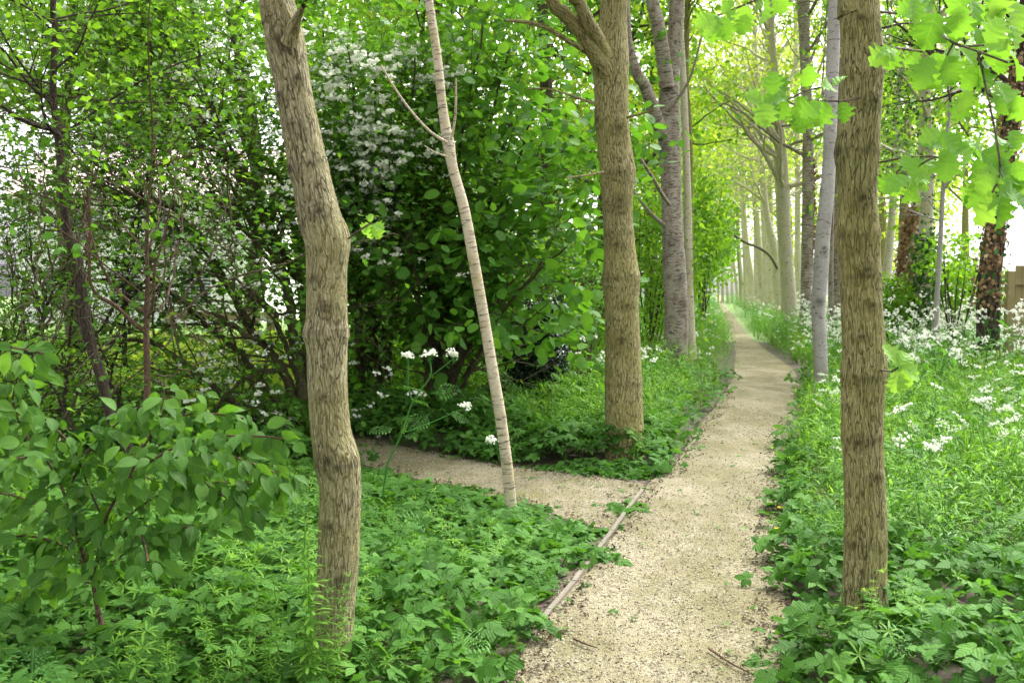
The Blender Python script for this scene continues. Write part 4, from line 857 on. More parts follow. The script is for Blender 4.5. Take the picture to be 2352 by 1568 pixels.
# foreground shrub at the lower left (toothed leaves on drooping twigs)
S5 = []; r0 = np.random.default_rng(90)
DR = [([(215, 1340), (180, 1240), (150, 1140), (110, 1060), (60, 1000)], 9), ([(215, 1340), (240, 1200), (290, 1110), (360, 1050), (450, 1010), (560, 1000), (680, 1010)], 8), ([(240, 1250), (300, 1180), (380, 1130), (470, 1110), (580, 1110), (640, 1130)], 6),
      ([(200, 1300), (140, 1250), (60, 1230), (0, 1240), (-60, 1260)], 6), ([(215, 1340), (260, 1290), (340, 1240), (430, 1210), (520, 1190)], 6), ([(150, 1140), (200, 1040), (260, 980), (330, 930), (400, 910)], 6), ([(110, 1060), (40, 1030), (-40, 1020)], 5),
      ([(290, 1110), (340, 1010), (400, 960), (480, 950), (560, 960)], 6), ([(180, 1240), (120, 1180), (40, 1140), (-30, 1130)], 6), ([(240, 1200), (200, 1110), (170, 1030), (120, 980), (80, 960)], 5), ([(215, 1340), (150, 1330), (80, 1350), (20, 1380)], 5), ([(360, 1050), (430, 1080), (500, 1130), (570, 1170)], 4),
      ([(60, 1000), (30, 930), (40, 860), (50, 800)], 4), ([(450, 1010), (540, 1050), (620, 1080), (660, 1110)], 4), ([(300, 1180), (330, 1240), (340, 1290)], 4), ([(-60, 1100), (0, 1060), (60, 1050)], 4)]
root = empty('elm_shrub', G(215, 1340)[:3], 'leafy shrub with large pointed ribbed leaves filling the lower left foreground', 'shrub'); root.location.z = 0
lf = MB(); pos = []; drs = []
for pts, w in DR:
    k = len(pts); y0 = r0.uniform(3.5, 4.3); Ys = np.interp(np.linspace(0, 1, k), [0, 1], [4.0, y0])
    a, b = pxpath([(x, y, w * 1.1 * (1 - .6 * i / (k - 1))) for i, (x, y) in enumerate(pts)], list(Ys), 6 * k, False); tmb = MB(); tube(tmb, a, b, 7); tmb.build('stem', M['bark_b'], root)
    n = len(a)
    for i in range(3, n):
        dd = unit(a[i] - a[i - 1])
        for s in range(3 + int(r0.random() < .4)):
            side = r0.normal(size=3) * [.8, .8, .3]; q = a[i] + side * r0.uniform(.01, .11); pos.append(q); drs.append(unit(dd * .4 + side * .7 + np.array([0, -.15, -.5 + r0.normal() * .35])))
pos = np.array(pos); drs = np.array(drs); kx = proj(pos + drs * .05)[0] < 700; pos, drs = pos[kx], drs[kx]; n = len(pos)
inst(lf, ELM, pos, frames(drs, r0.normal(size=(n, 3)) * .4 + [0, -.55, .75]), np.clip(r0.normal(.066, .02, n), .025, .105), np.clip(r0.normal(.45, .3, n), 0, 1))
lf.build('foliage', M['elm'], root)
tmb = MB(); px_twig(tmb, [(215, 1340), (225, 1400), (235, 1440)], 4.0, 12, 14); tmb.build('stem', M['bark_b'], root)
# hanging sprig at the left edge
root = empty('elm_shrub', (P(-40, 800, 3.6)[0], 3.6, 0), 'separate small sprig of ribbed leaves reaching in at the left edge', 'shrub')
tmb = MB(); q_ = px_twig(tmb, [(-60, 1568), (-70, 1200), (-60, 900), (-20, 800), (40, 800), (100, 812)], 3.6, 8, 3); tmb.build('stem', M['bark_b'], root)
lf = MB()
for (x, y, s, a) in [(20, 808, 58, 250), (55, 812, 50, 280), (85, 812, 52, 300), (60, 805, 40, 20), (100, 812, 42, 330), (30, 800, 40, 160), (80, 800, 34, 40), (0, 930, 46, 320), (-5, 960, 46, 290), (-12, 925, 44, 345)]: px_leaf(lf, r0, ELM, x, y, 3.6, s, a)
lf.build('foliage', M['elm'], root)

# ------------------------------------------------------------------ trees filling the background
def bgtree(name, label, X, Y, h, cr, leafm, seed, n=5200, size=.13, mat='bark_g', z0=1.6, nst=1, lean=0, group=None, tpl=SIMPLE, lowz=.25, dens=.5, tilt=.3):
    r = np.random.default_rng(seed); root = empty(name, (X, Y, 0), label, 'tree', group)
    out, tips = [], []; mb = MB()
    for s in range(nst):
        a = r.uniform(0, 6.28); b = np.array([X + (r.normal() * .15 if nst > 1 else 0), Y, -.05]); top = np.array([X + lean + math.cos(a) * (.5 * (nst > 1)) * cr * .6, Y + math.sin(a) * (nst > 1) * cr * .3, h * .92])
        m1 = b * .65 + top * .35 + np.append(r.normal(size=2) * .12, 0); m2 = b * .3 + top * .7 + np.append(r.normal(size=2) * .15, 0)
        tp = smooth_pts([b, m1, m2, top], 24); tr = np.linspace(h * .016 / (1 + .5 * (nst > 1)), .02, 24); tube(mb, tp, tr, 9, knotbump(r, [], .05))
        for k in range(16 // nst + 3):
            i = int(r.integers(int(24 * min(.8, z0 / h)), 24)); a = r.uniform(0, 6.28)
            grow(r, tp[i], np.array([math.cos(a), math.sin(a), r.uniform(.05, .9)]), cr * r.uniform(.5, 1.0), tr[i] * .5, 0, 1, out, tips, up=.05, nch=(4, 6))
    mb.build('trunk', M[mat], root)
    b = MB(); tubes_to(b, out, lambda l: True, (5, 3, 3, 3, 3)); b.build('branches', M[mat], root)
    # clumped foliage around the twigs and through the crown's volume
    nc = 150; d = randdirs(nc, r); cz = (h + h * lowz) / 2; c = np.array([X + lean * .6, Y, cz]) + d * (r.uniform(.25, 1, nc) ** .5)[:, None] * [cr, cr * .8, (h - h * lowz) / 2]
    tp_ = np.array([t[0] for t in tips]); allc = np.vstack([c, tp_[r.integers(0, len(tp_), 250)]])
    i = r.integers(0, len(allc), n); p = allc[i] + r.normal(size=(n, 3)) * [cr * .13, cr * .13, cr * .075]
    p = p[p[:, 2] > .1]; m = len(p); dr = r.normal(size=(m, 3)) - [0, 0, .4]; nm = r.normal(size=(m, 3)) * .55 + [0, -.15, .7]
    f = MB(); inst(f, tpl, p, frames(dr, nm), size * r.uniform(.6, 1.3, m), np.clip(r.normal(.5, .24, m), 0, 1)); f.build('foliage', M[leafm], root)
    return root
bgs = [(-11.5, 21, 11, 3.0, 'canopy', 'green tree far left with white sky showing at its edge', .42), (-8.3, 19, 11, 2.6, 'canopy', 'dense green tree behind the slanting grey trunk', .44), (-5.6, 21, 12, 2.8, 'canopy', 'bright tree above the white house, behind the leaning hawthorn', .44),
       (-3.4, 17, 11, 2.4, 'hazel', 'leafy tree straight behind the crooked trunk', .12), (-1.4, 19, 12, 2.6, 'canopy', 'sunlit tree behind the white-blossomed hawthorn', .08), (.5, 18, 12, 2.4, 'hazel', 'green tree rising behind the hazel', .08),
       (2.0, 22, 13, 2.7, 'canopy', 'light green tree behind the limbs of the forked oak', .12), (-20.5, 56, 17, 4.5, 'canopy', 'taller tree beyond the house at the far left', .45), (-3.6, 30, 15, 3.6, 'lime', 'pale green crown beyond the first row of trees', .12), (1.0, 30, 15, 3.4, 'lime', 'pale sunlit crown high behind the hazel', .1),
       (4.6, 33, 15, 3.0, 'lime', 'yellow-green tree left of the far path', .1)]
for i, (X, Y, h, cr, lm, lab, lz) in enumerate(bgs):
    bgtree('leafy_tree', lab, X, Y, h, cr, lm, 100 + i, n=int(6200 * (cr / 2.5) ** 2), size=.14 if Y < 25 else .19, lowz=lz, z0=h * lz + .5, group='trees behind the thicket')
bgs2 = [(8.5, 48, 13, 2.6, 'canopy', 'green tree overhanging the distant path from the left', .03), (12.5, 66, 15, 3.4, 'canopy', 'mid-green tree by the path far away', .02), (15.6, 84, 16, 4.2, 'canopy', 'distant green crown closing the path vista left of the bright gap', .08), (24.5, 88, 17, 5.0, 'lime', 'hazy pale crown right of the path end', .06), (9.5, 62, 15, 3.5, 'canopy', 'tall tree behind the left path bank', .03),
        (15.5, 42, 14, 3.2, 'lime', 'pale green tree behind the row of trunks', .16), (19.5, 55, 15, 3.8, 'lime', 'pale yellow-green tree behind the half hidden birch', .12), (11.8, 30, 12, 1.8, 'canopy', 'green crown right of the big oak, above the dead-ivy trunk', .42), (16.5, 34, 12, 2.6, 'canopy', 'small-leaved tree over the open gap at the right', .46), (21, 46, 14, 3.4, 'lime', 'faint pale tree beyond the fence', .36), (28, 70, 16, 5, 'lime', 'washed-out tree far beyond the meadow', .12)]
for i, (X, Y, h, cr, lm, lab, lz) in enumerate(bgs2):
    bgtree('leafy_tree', lab, X, Y, h, cr, lm, 130 + i, n=int((4200 if lm != 'lime' else 2300) * (cr / 3) ** 1.5), size=.2 if Y < 50 else .3, lowz=lz, z0=h * lz + .5, group='trees beyond the path and meadow', tpl=TINY, mat='bark_o')
bush('meadow_shrub', 'leafy green shrub between the ivy trunks and the broad dark trunk', 'shrub', 2215, 660, 22, .9, .55, 'canopy', SIMPLE, .13, 1600, 160)
bush('meadow_shrub', 'low shrub left of the dead-ivy trunk', 'shrub', 2040, 690, 20, .5, .5, 'canopy', SIMPLE, .1, 1300, 161)
bush('meadow_shrub', 'sparse hanging greenery beside the sapling at the right', 'shrub', 2200, 590, 19, .7, .5, 'canopy', SIMPLE, .11, 600, 162)

# ------------------------------------------------------------------ air
hm = D.materials.new('haze'); hm.use_nodes = True; hn = hm.node_tree; hn.nodes.clear(); ho = hn.nodes.new('ShaderNodeOutputMaterial')
pv = hn.nodes.new('ShaderNodeVolumePrincipled'); pv.inputs['Density'].default_value = HAZE; pv.inputs['Color'].default_value = (.97, .98, .93, 1); pv.inputs['Anisotropy'].default_value = .35
hn.links.new(pv.outputs[0], ho.inputs['Volume'])
if HAZE > 0:
    mb = MB(); mb.add([(x, y, z) for x in (-60, 70) for y in (-14, 130) for z in (-1, 22)], [0, 1, 3, 2, 4, 6, 7, 5, 0, 4, 5, 1, 2, 3, 7, 6, 0, 2, 6, 4, 1, 5, 7, 3], [4] * 6)
    hz_ = mb.build('haze', hm, None, False); tag(hz_, 'thin bright air between the trees', None, None, 'stuff')
# ------------------------------------------------------------------ house, rails and fence
def box(mb, c, s, rz=0):
    x, y, z = [v / 2 for v in s]; V = np.array([(a * x, b * y, d * z) for a in (-1, 1) for b in (-1, 1) for d in (-1, 1)])
    cr_, sr = math.cos(rz), math.sin(rz); V = V @ np.array([[cr_, sr, 0], [-sr, cr_, 0], [0, 0, 1]]) + np.array(c)
    mb.add(V, [0, 1, 3, 2, 4, 6, 7, 5, 0, 4, 5, 1, 2, 3, 7, 6, 0, 2, 6, 4, 1, 5, 7, 3], [4] * 6)
HY = 40
hx0, hx1 = P(40, 600, HY)[0], P(600, 600, HY)[0]; hw = hx1 - hx0; hc = (hx0 + hx1) / 2
house = empty('house', (hc, HY + 3.5, 0), 'white house seen in bright patches through the left thicket', 'house')
mb = MB(); box(mb, (hc, HY + 3.5, 2.5), (hw, 7, 5.0)); mb.build('wall', M['render'], house, False)
mb = MB()
V = np.array([(hx0 - .4, HY - .4, 4.95), (hx1 + .4, HY - .4, 4.95), (hx1 + .4, HY + 3.5, 7.2), (hx0 - .4, HY + 3.5, 7.2), (hx0 - .4, HY + 7.4, 4.95), (hx1 + .4, HY + 7.4, 4.95)]); V2 = np.vstack([V, V + [0, 0, .15]])
mb.add(V2, [6, 7, 8, 9, 9, 8, 11, 10, 0, 3, 2, 1, 3, 4, 5, 2, 0, 1, 7, 6, 4, 10, 11, 5, 1, 2, 8, 7, 2, 5, 11, 8, 0, 6, 9, 3, 3, 9, 10, 4], [4] * 10); mb.build('roof', M['rooftile'], house, False)
for (px, w_, h_, z_) in [(290, 1.2, 1.4, 1.5), (450, 1.2, 1.4, 1.5), (140, 1.2, 1.4, 1.5), (210, 1.1, 1.2, 3.8), (380, 1.1, 1.2, 3.8)]:
    x = P(px, 600, HY)[0]; fr = MB(); yf = HY - .04
    box(fr, (x, yf, z_ + h_ / 2 + .05), (w_ + .2, .12, .1)); box(fr, (x, yf, z_ - h_ / 2 - .05), (w_ + .2, .16, .1)); box(fr, (x - w_ / 2 - .05, yf, z_), (.1, .12, h_)); box(fr, (x + w_ / 2 + .05, yf, z_), (.1, .12, h_))
    fo = fr.build('window', M['render'], house, False)
    g = MB(); box(g, (x, HY - .012, z_), (w_, .02, h_)); go = g.build('pane', M['glass'], house, False); go.parent = fo; go.location = (0, 0, 0)
    sl = MB()
    for k in range(11): box(sl, (x, HY - .05, z_ - h_ / 2 + .06 + k * h_ / 11), (w_ - .02, .012, .07))
    s_ = sl.build('shutter', M['slate'], house, False); s_.parent = fo; s_.location = (0, 0, 0)
rail = empty('rail_fence', (P(480, 760, 15)[0], 15, 0), 'low olive timber rail fence glimpsed through the hawthorn stems', 'fence')
ra, rb = P(385, 705, 15), P(620, 775, 14.2)
for k in range(3):
    t = k / 2; p = ra * (1 - t) + rb * t; mb = MB(); box(mb, (p[0], p[1] + .06, .62), (.1, .1, 1.24)); mb.build('post', M['fence'], rail, False)
ang_ = math.atan2(rb[1] - ra[1], rb[0] - ra[0])
for z in (1.12, .78, .42):
    mb = MB(); box(mb, ((ra[0] + rb[0]) / 2, (ra[1] + rb[1]) / 2, z), (np.linalg.norm((rb - ra)[:2]) + .3, .035, .12), ang_); mb.build('rail', M['fence'], rail, False)
fx, fy = P(2316, 640, 17)[0], 17
fence = empty('panel_fence', (fx, fy, 0), 'olive timber panel fence with a post and rail at the right edge', 'fence')
mb = MB(); box(mb, (fx + .03, fy, .9), (.12, .12, 1.8)); mb.build('post', M['fence'], fence, False)
mb = MB()
for k in range(26): box(mb, (fx + .19 + k * .105, fy + .03, .97), (.1, .022, 1.85 + .0)); 
mb.build('panel', M['fence'], fence, False)
for z in (1.62, .9, .25):
    mb = MB(); box(mb, (fx + 1.45, fy - .02, z), (2.75, .05, .1)); mb.build('rail', M['fence'], fence, False)
mb = MB(); box(mb, (fx + 2.9, fy, .95), (.12, .12, 1.9)); mb.build('post', M['fence'], fence, False)

# timber edging
eb = [(1222, 1452), (1262, 1396), (1318, 1331), (1362, 1272), (1406, 1216), (1440, 1168), (1480, 1117)]
labs = ['nearest edging board, half buried under leaves at the path edge', 'pale timber edging board, middle piece beside the path', 'farthest pale edging board where the side path joins']
for k in range(3):
    mb = MB(); q = np.array([G(*e, .03) for e in eb[2 * k:2 * k + 3]])
    p0, p1, p2 = q; 
    for a, b in ((p0, p1), (p1, p2)):
        mm = (a + b) / 2; box(mb, (mm[0], mm[1], .0), (.026, np.linalg.norm(b - a) - (.012 if a is not p0 else 0), .055 + .004 * k), -math.atan2(b[0] - a[0], b[1] - a[1]))
    o = mb.build('edging_board', M['board'], None, False); tag(o, labs[k], 'board', 'timber boards edging the path')

# ------------------------------------------------------------------ undergrowth (uncountable)
def scat(n, xr, yr, r, pd=(0.0, 99), power=1.0):
    y = yr[0] + (yr[1] - yr[0]) * r.uniform(0, 1, n) ** power; x = r.uniform(xr[0], xr[1], n)
    p = np.stack([x, y], 1); u = (p[:, 0] / np.maximum(p[:, 1], .5)); p = p[(np.abs(u) < .62) | (p[:, 1] < 3.5)]
    d = pathdist(p) - (.07 * np.sin(p[:, 1] * 4.1 + p[:, 0]) + .06 * np.sin(p[:, 1] * 9.7) + .04 * np.sin(p[:, 1] * 23)) * (1 if pd[0] > -.03 else 0); k = (d > pd[0] + r.normal(size=len(p)) * .06) & (d < pd[1]); return p[k], d[k]
def nz2(p, s, ph=0): return np.sin(p[:, 0] * s + ph) * np.sin(p[:, 1] * s * .83 + ph * 2) + .5 * np.sin(p[:, 0] * s * 2.3 + p[:, 1] * s * 1.7 + ph)
def carpet(name, label, mat, tpls, n, xr, yr, seed, size, h, pd=(.05, 99), cond=None, tilt=.3, power=1.0, upright=False, split=None, hs=.5):
    r = np.random.default_rng(seed); p, d = scat(n, xr, yr, r, pd, power)
    if cond is not None: k = cond(p, d, r); p, d = p[k], d[k]
    m = len(p); mb = MB(); mb2 = MB(); d2 = distpoly(p, SIDEPOLY); da = np.hypot(p[:, 0] - Ap[0][0], p[:, 1] - Ap[0][1] + .45); bed = (p[:, 1] < 8.6) & (p[:, 0] < 1.2); hgt = h * np.where(bed, np.clip(.12 + d2 * .3, 0, 1), 1) * np.clip(.22 + da * .8, 0, 1) * np.clip(.35 + d * 1.6, 0, 1) * (1 + .25 * nz2(p, 2.1, seed))
    idx = r.integers(0, len(tpls), m)
    for ti, tp in enumerate(tpls):
        k = idx == ti; q = p[k]; mm = len(q)
        if not mm: continue
        az = r.uniform(0, 6.283, mm)
        if upright:
            dr = np.stack([np.cos(az), np.sin(az), r.normal(size=mm) * tilt * .3], 1); nm = r.normal(size=(mm, 3)) * tilt * .5 + [0, 0, 1]
            # keep local Z up: use frames with Y = horizontal direction, normal = up
            R = frames(dr, nm); s = hgt[k] * r.uniform(.6, 1.2, mm); pos = np.column_stack([q, np.zeros(mm)])
            t0 = np.clip(r.normal(.5, .22, mm), 0, 1)
            if split: inst(mb, tp[0], pos, R, s, t0); inst(mb2, tp[1], pos, R, s, t0)
            else: inst(mb, tp, pos, R, s, t0)
        else:
            z = hgt[k] * r.uniform(1 - hs, 1, mm); dr = np.stack([np.cos(az), np.sin(az), r.normal(size=mm) * tilt - .15], 1); nm = r.normal(size=(mm, 3)) * tilt + [0, -.12, 1]
            inst(mb, tp, np.column_stack([q, z]), frames(dr, nm), size * r.uniform(.55, 1.2, mm), np.clip(r.normal(.5, .22, mm), 0, 1))
    o = mb.build(name, mat); tag(o, label, None, None, 'stuff')
    if split:
        o2 = mb2.build(split[0], M['petal'], None, False); tag(o2, split[1], None, None, 'stuff')
    return o
left = lambda p, d, r: (p[:, 0] < .21 * p[:, 1] - .3)
carpet('ground_elder', 'ground elder carpet with three-part leaves beside the near paths', M['elder'], [ELDER, ELDER3], 42000, (-4.2, 5.5), (2.0, 9.5), 200, .075, .32, tilt=.38, pd=(.03, 99), hs=.65, cond=lambda p, d, r: (p[:, 0] < .3 * p[:, 1]) | (r.uniform(size=len(p)) < np.clip(1.6 - .2 * p[:, 1], .2, 1)))
carpet('ground_elder', 'ground elder carpet further back among the trees', M['elder'], [ELDER3], 34000, (-8, 9), (9, 17), 201, .1, .38, tilt=.4, pd=(.02, 99), cond=lambda p, d, r: (p[:, 0] < .12 * p[:, 1]) | (r.uniform(size=len(p)) < .3))
carpet('low_foliage', 'small low leaves creeping over the path margins', M['elder'], [_s], 9000, (-3, 4), (2.5, 13), 202, .045, .07, pd=(-.06, .35), tilt=.4)
cl = lambda p, d, r: (nz2(p, 1.3, 1.7) + r.normal(size=len(p)) * .5 + np.where(p[:, 0] > .8, -.9, 0) + np.where((p[:, 1] < 4.3) & (p[:, 0] < 0), .5, 0) + np.where((p[:, 0] > -1.0) & (p[:, 0] < .6) & (p[:, 1] > 4.6), -.45, 0) > -.05)
carpet('cleavers', 'pale green whorled cleavers scrambling through the near plants', M['cleaver'], CLEAVERS, 4200, (-3.5, 5), (2.2, 8.5), 203, 1, .44, pd=(.12, 99), cond=cl, upright=True, tilt=.7)
clr = lambda p, d, r: ((p[:, 0] > .25 * p[:, 1] + .3) & (r.uniform(size=len(p)) < .9)) | (r.uniform(size=len(p)) < np.where((p[:, 1] > 9.3) & (p[:, 0] > 0), .8, .1))
carpet('cleavers', 'pale cleavers filling the meadow behind the big oak', M['cleaver'], CLEAVERS_LO, 10500, (-3, 10), (5.2, 15), 204, 1, .5, pd=(.15, 99), cond=clr, upright=True, tilt=.6)
carpet('cleavers', 'light green growth of the farther meadow', M['cleaver'], CLEAVERS_LO, 10000, (-2, 22), (14, 36), 205, 1, .66, pd=(.1, 99), cond=lambda p, d, r: p[:, 0] > .09 * p[:, 1], upright=True, tilt=.6)
carpet('feathery_leaves', 'feathery cow parsley leaves mixed into the near undergrowth', M['parsley'], [FERN], 900, (-3, 6), (3, 13), 206, .26, .3, pd=(.1, 99), tilt=.4)
carpet('bank_plants', 'dense green plants on both banks of the distant path', M['parsley'], CLEAVERS_LO, 9000, (0, 24), (22, 95), 207, 1, .7, pd=(.05, 9), upright=True, tilt=.6, power=1.5)
carpet('grass', 'tufts of grass along the path edges', M['grass'], GRASS, 1500, (-3, 5), (3, 16), 208, 1, .22, pd=(-.1, .4), upright=True, tilt=.3)
carpet('grass', 'long grass in the meadow', M['grass'], GRASS, 2600, (1, 20), (7, 34), 209, 1, .6, pd=(.2, 99), cond=lambda p, d, r: p[:, 0] > .24 * p[:, 1], upright=True, tilt=.3)
carpet('woodland_floor_plants', 'low green plants under the left thicket and house garden', M['canopy'], CLEAVERS_LO, 7000, (-16, 3), (11, 27), 210, 1, .5, pd=(.1, 99), cond=lambda p, d, r: p[:, 0] < .14 * p[:, 1], upright=True, tilt=.6)
far_ok = lambda p, d, r: (p[:, 0] > .27 * p[:, 1] + .5) & (r.uniform(size=len(p)) < np.clip((p[:, 1] - 9) / 12, .05, 1))
carpet('cow_parsley', 'cow parsley stems and leaves in the meadow', M['parsley'], PARS_LO, 4000, (3, 24), (10, 36), 211, 1, 1.08, pd=(.3, 99), cond=far_ok, upright=True, tilt=.3, split=('cow_parsley_flowers', 'white cow parsley flower heads over the meadow'))
carpet('cow_parsley', 'scattered nearer cow parsley behind the big oak', M['parsley'], PARS, 60, (2, 8), (5, 12), 212, 1, .85, pd=(.3, 99), cond=lambda p, d, r: p[:, 0] > .3 * p[:, 1], upright=True, tilt=.3, split=('cow_parsley_flowers', 'white lacy flower heads right of the big oak'))
carpet('cow_parsley', 'cow parsley on the bank left of the path', M['parsley'], PARS_LO, 420, (0, 12), (11, 40), 213, 1, .85, pd=(.15, 1.6), cond=lambda p, d, r: p[:, 0] < .2 * p[:, 1] + .3, upright=True, tilt=.4, split=('cow_parsley_flowers', 'white flower heads on the left bank of the path'))
carpet('cow_parsley', 'cow parsley along the foot of the pale trunks', M['parsley'], PARS_LO, 700, (4, 22), (18, 70), 214, 1, .95, pd=(.1, 2.5), cond=lambda p, d, r: p[:, 0] > .24 * p[:, 1], upright=True, tilt=.3, split=('cow_parsley_flowers', 'white flower heads at the foot of the pale trunks'))

CLIMB = []
for k_ in range(4):
    tp_c = mk_cleaver(h=1.0, nw=15, r=np.random.default_rng(400 + k_), lean=.03, nl=7); CLIMB.append(tp_c)
def feet(name, label, spots, seed):
    r = np.random.default_rng(seed); mb = MB()
    for (x, y, hh, ln) in spots:
        k = int(r.integers(0, 5)); az = r.uniform(0, 6.28); inst(mb, CLIMB[k % 4], [np.array([x, y, 0])], frames(np.array([[math.cos(az), math.sin(az), 0]]), np.array([[ln[0], ln[1], 1.0]])), np.array([hh]), np.array([r.uniform(.3, .9)]))
    tag(mb.build(name, M['cleaver']), label, None, None, 'stuff')
rq = np.random.default_rng(77); ax_, ay_ = Ap[0][0], Ap[0][1]; bx_, by_ = Rp[0][0], Rp[0][1]
feet('cleavers', 'cleavers climbing the foot of the crooked trunk', [(ax_ + rq.normal() * .13 - .08, ay_ - rq.uniform(.1, .3), rq.uniform(.35, .6), (rq.normal() * .12, .05)) for _ in range(11)] + [(ax_ - .03 + rq.normal() * .04, ay_ - .2, h_, (-.02, .05)) for h_ in (.75, .9)], 1)
feet('cleavers', 'cleavers at the foot of the big right-hand oak', [(bx_ + rq.normal() * .2, by_ - rq.uniform(.12, .4), rq.uniform(.3, .45), (rq.normal() * .1, .05)) for _ in range(7)], 2)
# gravel crumbs, litter and fallen leaves on the paths
def pathscat(n, r, ymax=14):
    y = 2.5 + (ymax - 2.5) * r.uniform(0, 1, n) ** 1.7; x = r.uniform(-3.5, 3.2, n); p = np.stack([x, y], 1); d = pathdist(p); return p[d < .04]
octa = (np.array([(1, 0, 0), (-1, 0, 0), (0, 1, 0), (0, -1, 0), (0, 0, .7), (0, 0, -.7)], float), [0, 2, 4, 2, 1, 4, 1, 3, 4, 3, 0, 4], [3] * 4)
r = np.random.default_rng(220); p = pathscat(75000, r, 11); n = len(p); mb = MB()
inst(mb, octa, np.column_stack([p, np.full(n, .012)]), frames(randdirs(n, r) * [1, 1, .2], np.tile([0, 0, 1.], (n, 1))), r.uniform(.0025, .0075, n), r.uniform(0, 1, n)); tag(mb.build('gravel_stones', M['pebble'], None, False), 'loose pale gravel stones on the paths', None, None, 'stuff')
p = pathscat(26000, r, 13); n = len(p); mb = MB()
inst(mb, leaf([(0, 0, 0), (.4, .18, 0), (1, 0, 0)], .5, .3), np.column_stack([p, np.full(n, .022)]), frames(randdirs(n, r) * [1, 1, .15], r.normal(size=(n, 3)) * .3 + [0, 0, 1]), r.uniform(.008, .028, n), np.clip(r.normal(.35, .25, n), 0, 1)); 
p = pathscat(60000, r, 15); d = pathdist(p); p = p[(d > -.16 - .05 * np.sin(p[:, 1] * 7)) & (r.uniform(size=len(p)) < .8)]; n = len(p)
inst(mb, leaf([(0, 0, 0), (.4, .3, 0), (1, 0, 0)], .5, .3), np.column_stack([p, np.full(n, .02)]), frames(randdirs(n, r) * [1, 1, .15], r.normal(size=(n, 3)) * .3 + [0, 0, 1]), r.uniform(.01, .035, n), np.clip(r.normal(.3, .25, n), 0, 1)); tag(mb.build('leaf_litter', M['litter'], None, False), 'brown bud scales and litter scattered over the gravel', None, None, 'stuff')
p = pathscat(420, r, 10); n = len(p); mb = MB()
inst(mb, ELDER3, np.column_stack([p, np.full(n, .026)]), frames(randdirs(n, r) * [1, 1, .1], r.normal(size=(n, 3)) * .2 + [0, 0, 1]), r.uniform(.015, .045, n), r.uniform(.3, 1, n)); tag(mb.build('fallen_leaves', M['elder'], None, False), 'small green fallen leaves dotted on the gravel', None, None, 'stuff')
for k, (pts, lab) in enumerate([([(1380, 1540), (1430, 1555), (1470, 1560)], 'x'), ([(1628, 1490), (1680, 1525), (1730, 1550)], 'long thin reddish twig lying on the near gravel'), ([(1318, 1468), (1345, 1480), (1370, 1488)], 'short dark twig lying at the left edge of the gravel'), ([(1620, 1330), (1580, 1322), (1540, 1318)], 'x')]):
    if lab == 'x': continue
    q = np.array([np.append(G(*e, .02)[:2], .024) for e in pts]); mb = MB(); tube(mb, smooth_pts(q, 14), np.linspace(.006, .003, 14), 5); tag(mb.build('fallen_twig', M['bark_b']), lab, 'twig')
# dandelions
for k, (x, y, lab) in enumerate([(1815, 1152, 'upper yellow dandelion at the right edge of the path'), (1790, 1186, 'middle yellow dandelion leaning over the gravel edge'), (1783, 1238, 'lowest yellow dandelion at the path edge')]):
    g = G(x, y + 14); c = np.array([g[0], g[1], .1]); root = empty('dandelion', (g[0], g[1], 0), lab, 'flower', 'dandelions at the path edge')
    mb = MB(); tube(mb, smooth_pts([g + [.02, 0, 0], (g + c) / 2, c], 6), np.full(6, .002), 4); mb.build('stem', M['cleaver'], root)
    mb = MB(); n = 26; az = np.linspace(0, 6.283 * 3, n); dr = np.stack([np.cos(az), np.sin(az), np.linspace(.1, 1.2, n)], 1)
    inst(mb, leaf([(0, .06, 0), (1, .12, 0)], .1, .1), np.tile(c, (n, 1)), frames(dr, np.tile([0, 0, 1.], (n, 1)) - dr * .3), np.full(n, .017), r.uniform(0, 1, n)); mb.build('petals', M['yellow'], root, False)
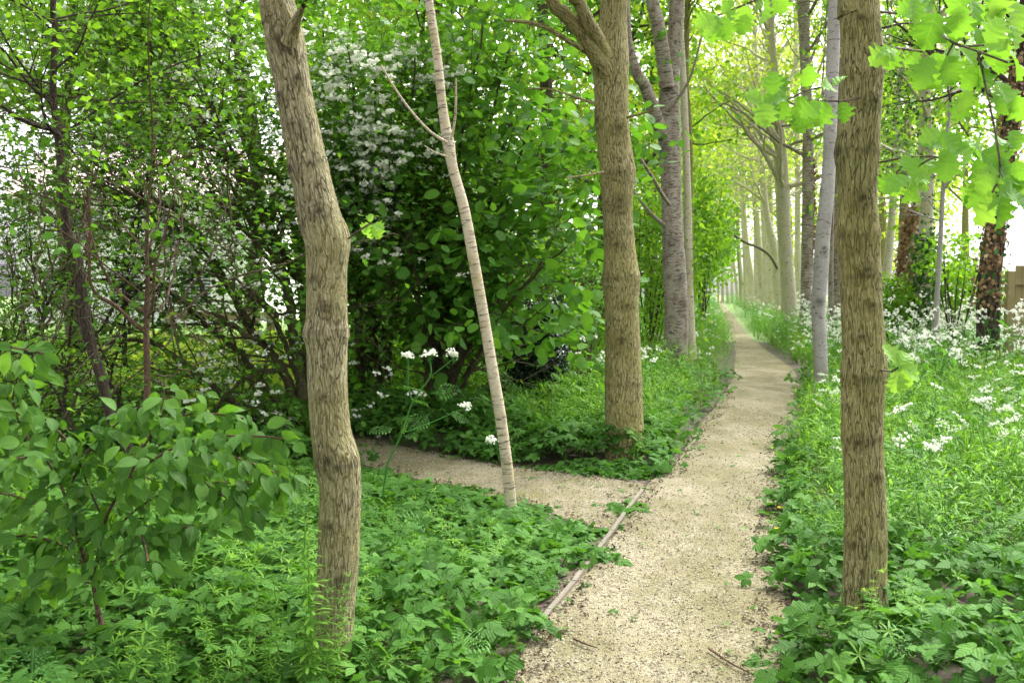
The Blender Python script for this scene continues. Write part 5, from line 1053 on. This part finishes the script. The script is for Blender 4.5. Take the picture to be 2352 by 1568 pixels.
# single tall cow parsley in front of the hazel
rp = np.random.default_rng(230)
root = empty('cow_parsley_plant', G(860, 1110)[:3], 'tall single cow parsley arching in front of the hazel, with three white heads', 'plant')
st = MB(); cp_ = lambda x, y: (753 + x * .36, 499 + y * .36)
YY = 6.2
for pts, w in [([(380, 1568), (470, 1380), (540, 1180), (650, 1020), (655, 930)], 5), ([(500, 1370), (680, 1300), (840, 1230), (870, 1215)], 3.5), ([(540, 1180), (512, 1080), (512, 960), (510, 910)], 3.5), ([(650, 1020), (740, 950), (790, 910)], 3), ([(380, 1568), (360, 1700), (350, 1790)], 6)]:
    px_twig(st, [cp_(*q) for q in pts], YY, w, w * .7)
for (cx, cy, rx) in [(650, 885, 60), (510, 900, 42), (800, 890, 38), (880, 1215, 42), (545, 165, 0), (1040, 1440, 28)]:
    if not rx: continue
    c = P(*cp_(cx, cy), YY)
    wh = MB()
    for u in range(13):
        a = u * 2.4; q = rx * .27 / F * YY * math.sqrt((u + .4) / 13); uc = c + np.array([math.cos(a) * q, math.sin(a) * q, .02 + rp.normal() * .012]); tube(st, [c - [0, 0, .05], uc - [0, 0, .004]], [.0012, .0008], 3)
        n = 8; pp = uc + rp.normal(size=(n, 3)) * [.011, .011, .004]; inst(wh, (np.array([(-1, -1, 0), (1, -1, 0), (1, 1, 0), (-1, 1, 0.)]), [0, 1, 2, 3], [4]), pp, frames(randdirs(n, rp), rp.normal(size=(n, 3)) * .5 + [0, -.4, 1]), rp.uniform(.004, .007, n), rp.uniform(0, 1, n))
    wh.build('flower_head', M['petal'], root, False)
st.build('stem', M['parsley'], root)
lfm = MB(); n = 9; pos = np.array([P(*cp_(*rp.uniform([420, 1000], [760, 1420])), YY) for _ in range(n)]); inst(lfm, FERN, pos, frames(rp.normal(size=(n, 3)) * [1, .4, .3], rp.normal(size=(n, 3)) * .3 + [0, -.4, 1]), rp.uniform(.12, .2, n), rp.uniform(.3, .9, n)); lfm.build('leaves', M['parsley'], root)

tot = sum(len(o.data.polygons) for o in D.objects if o.type == 'MESH'); print('faces', tot, 'objects', len(D.objects))
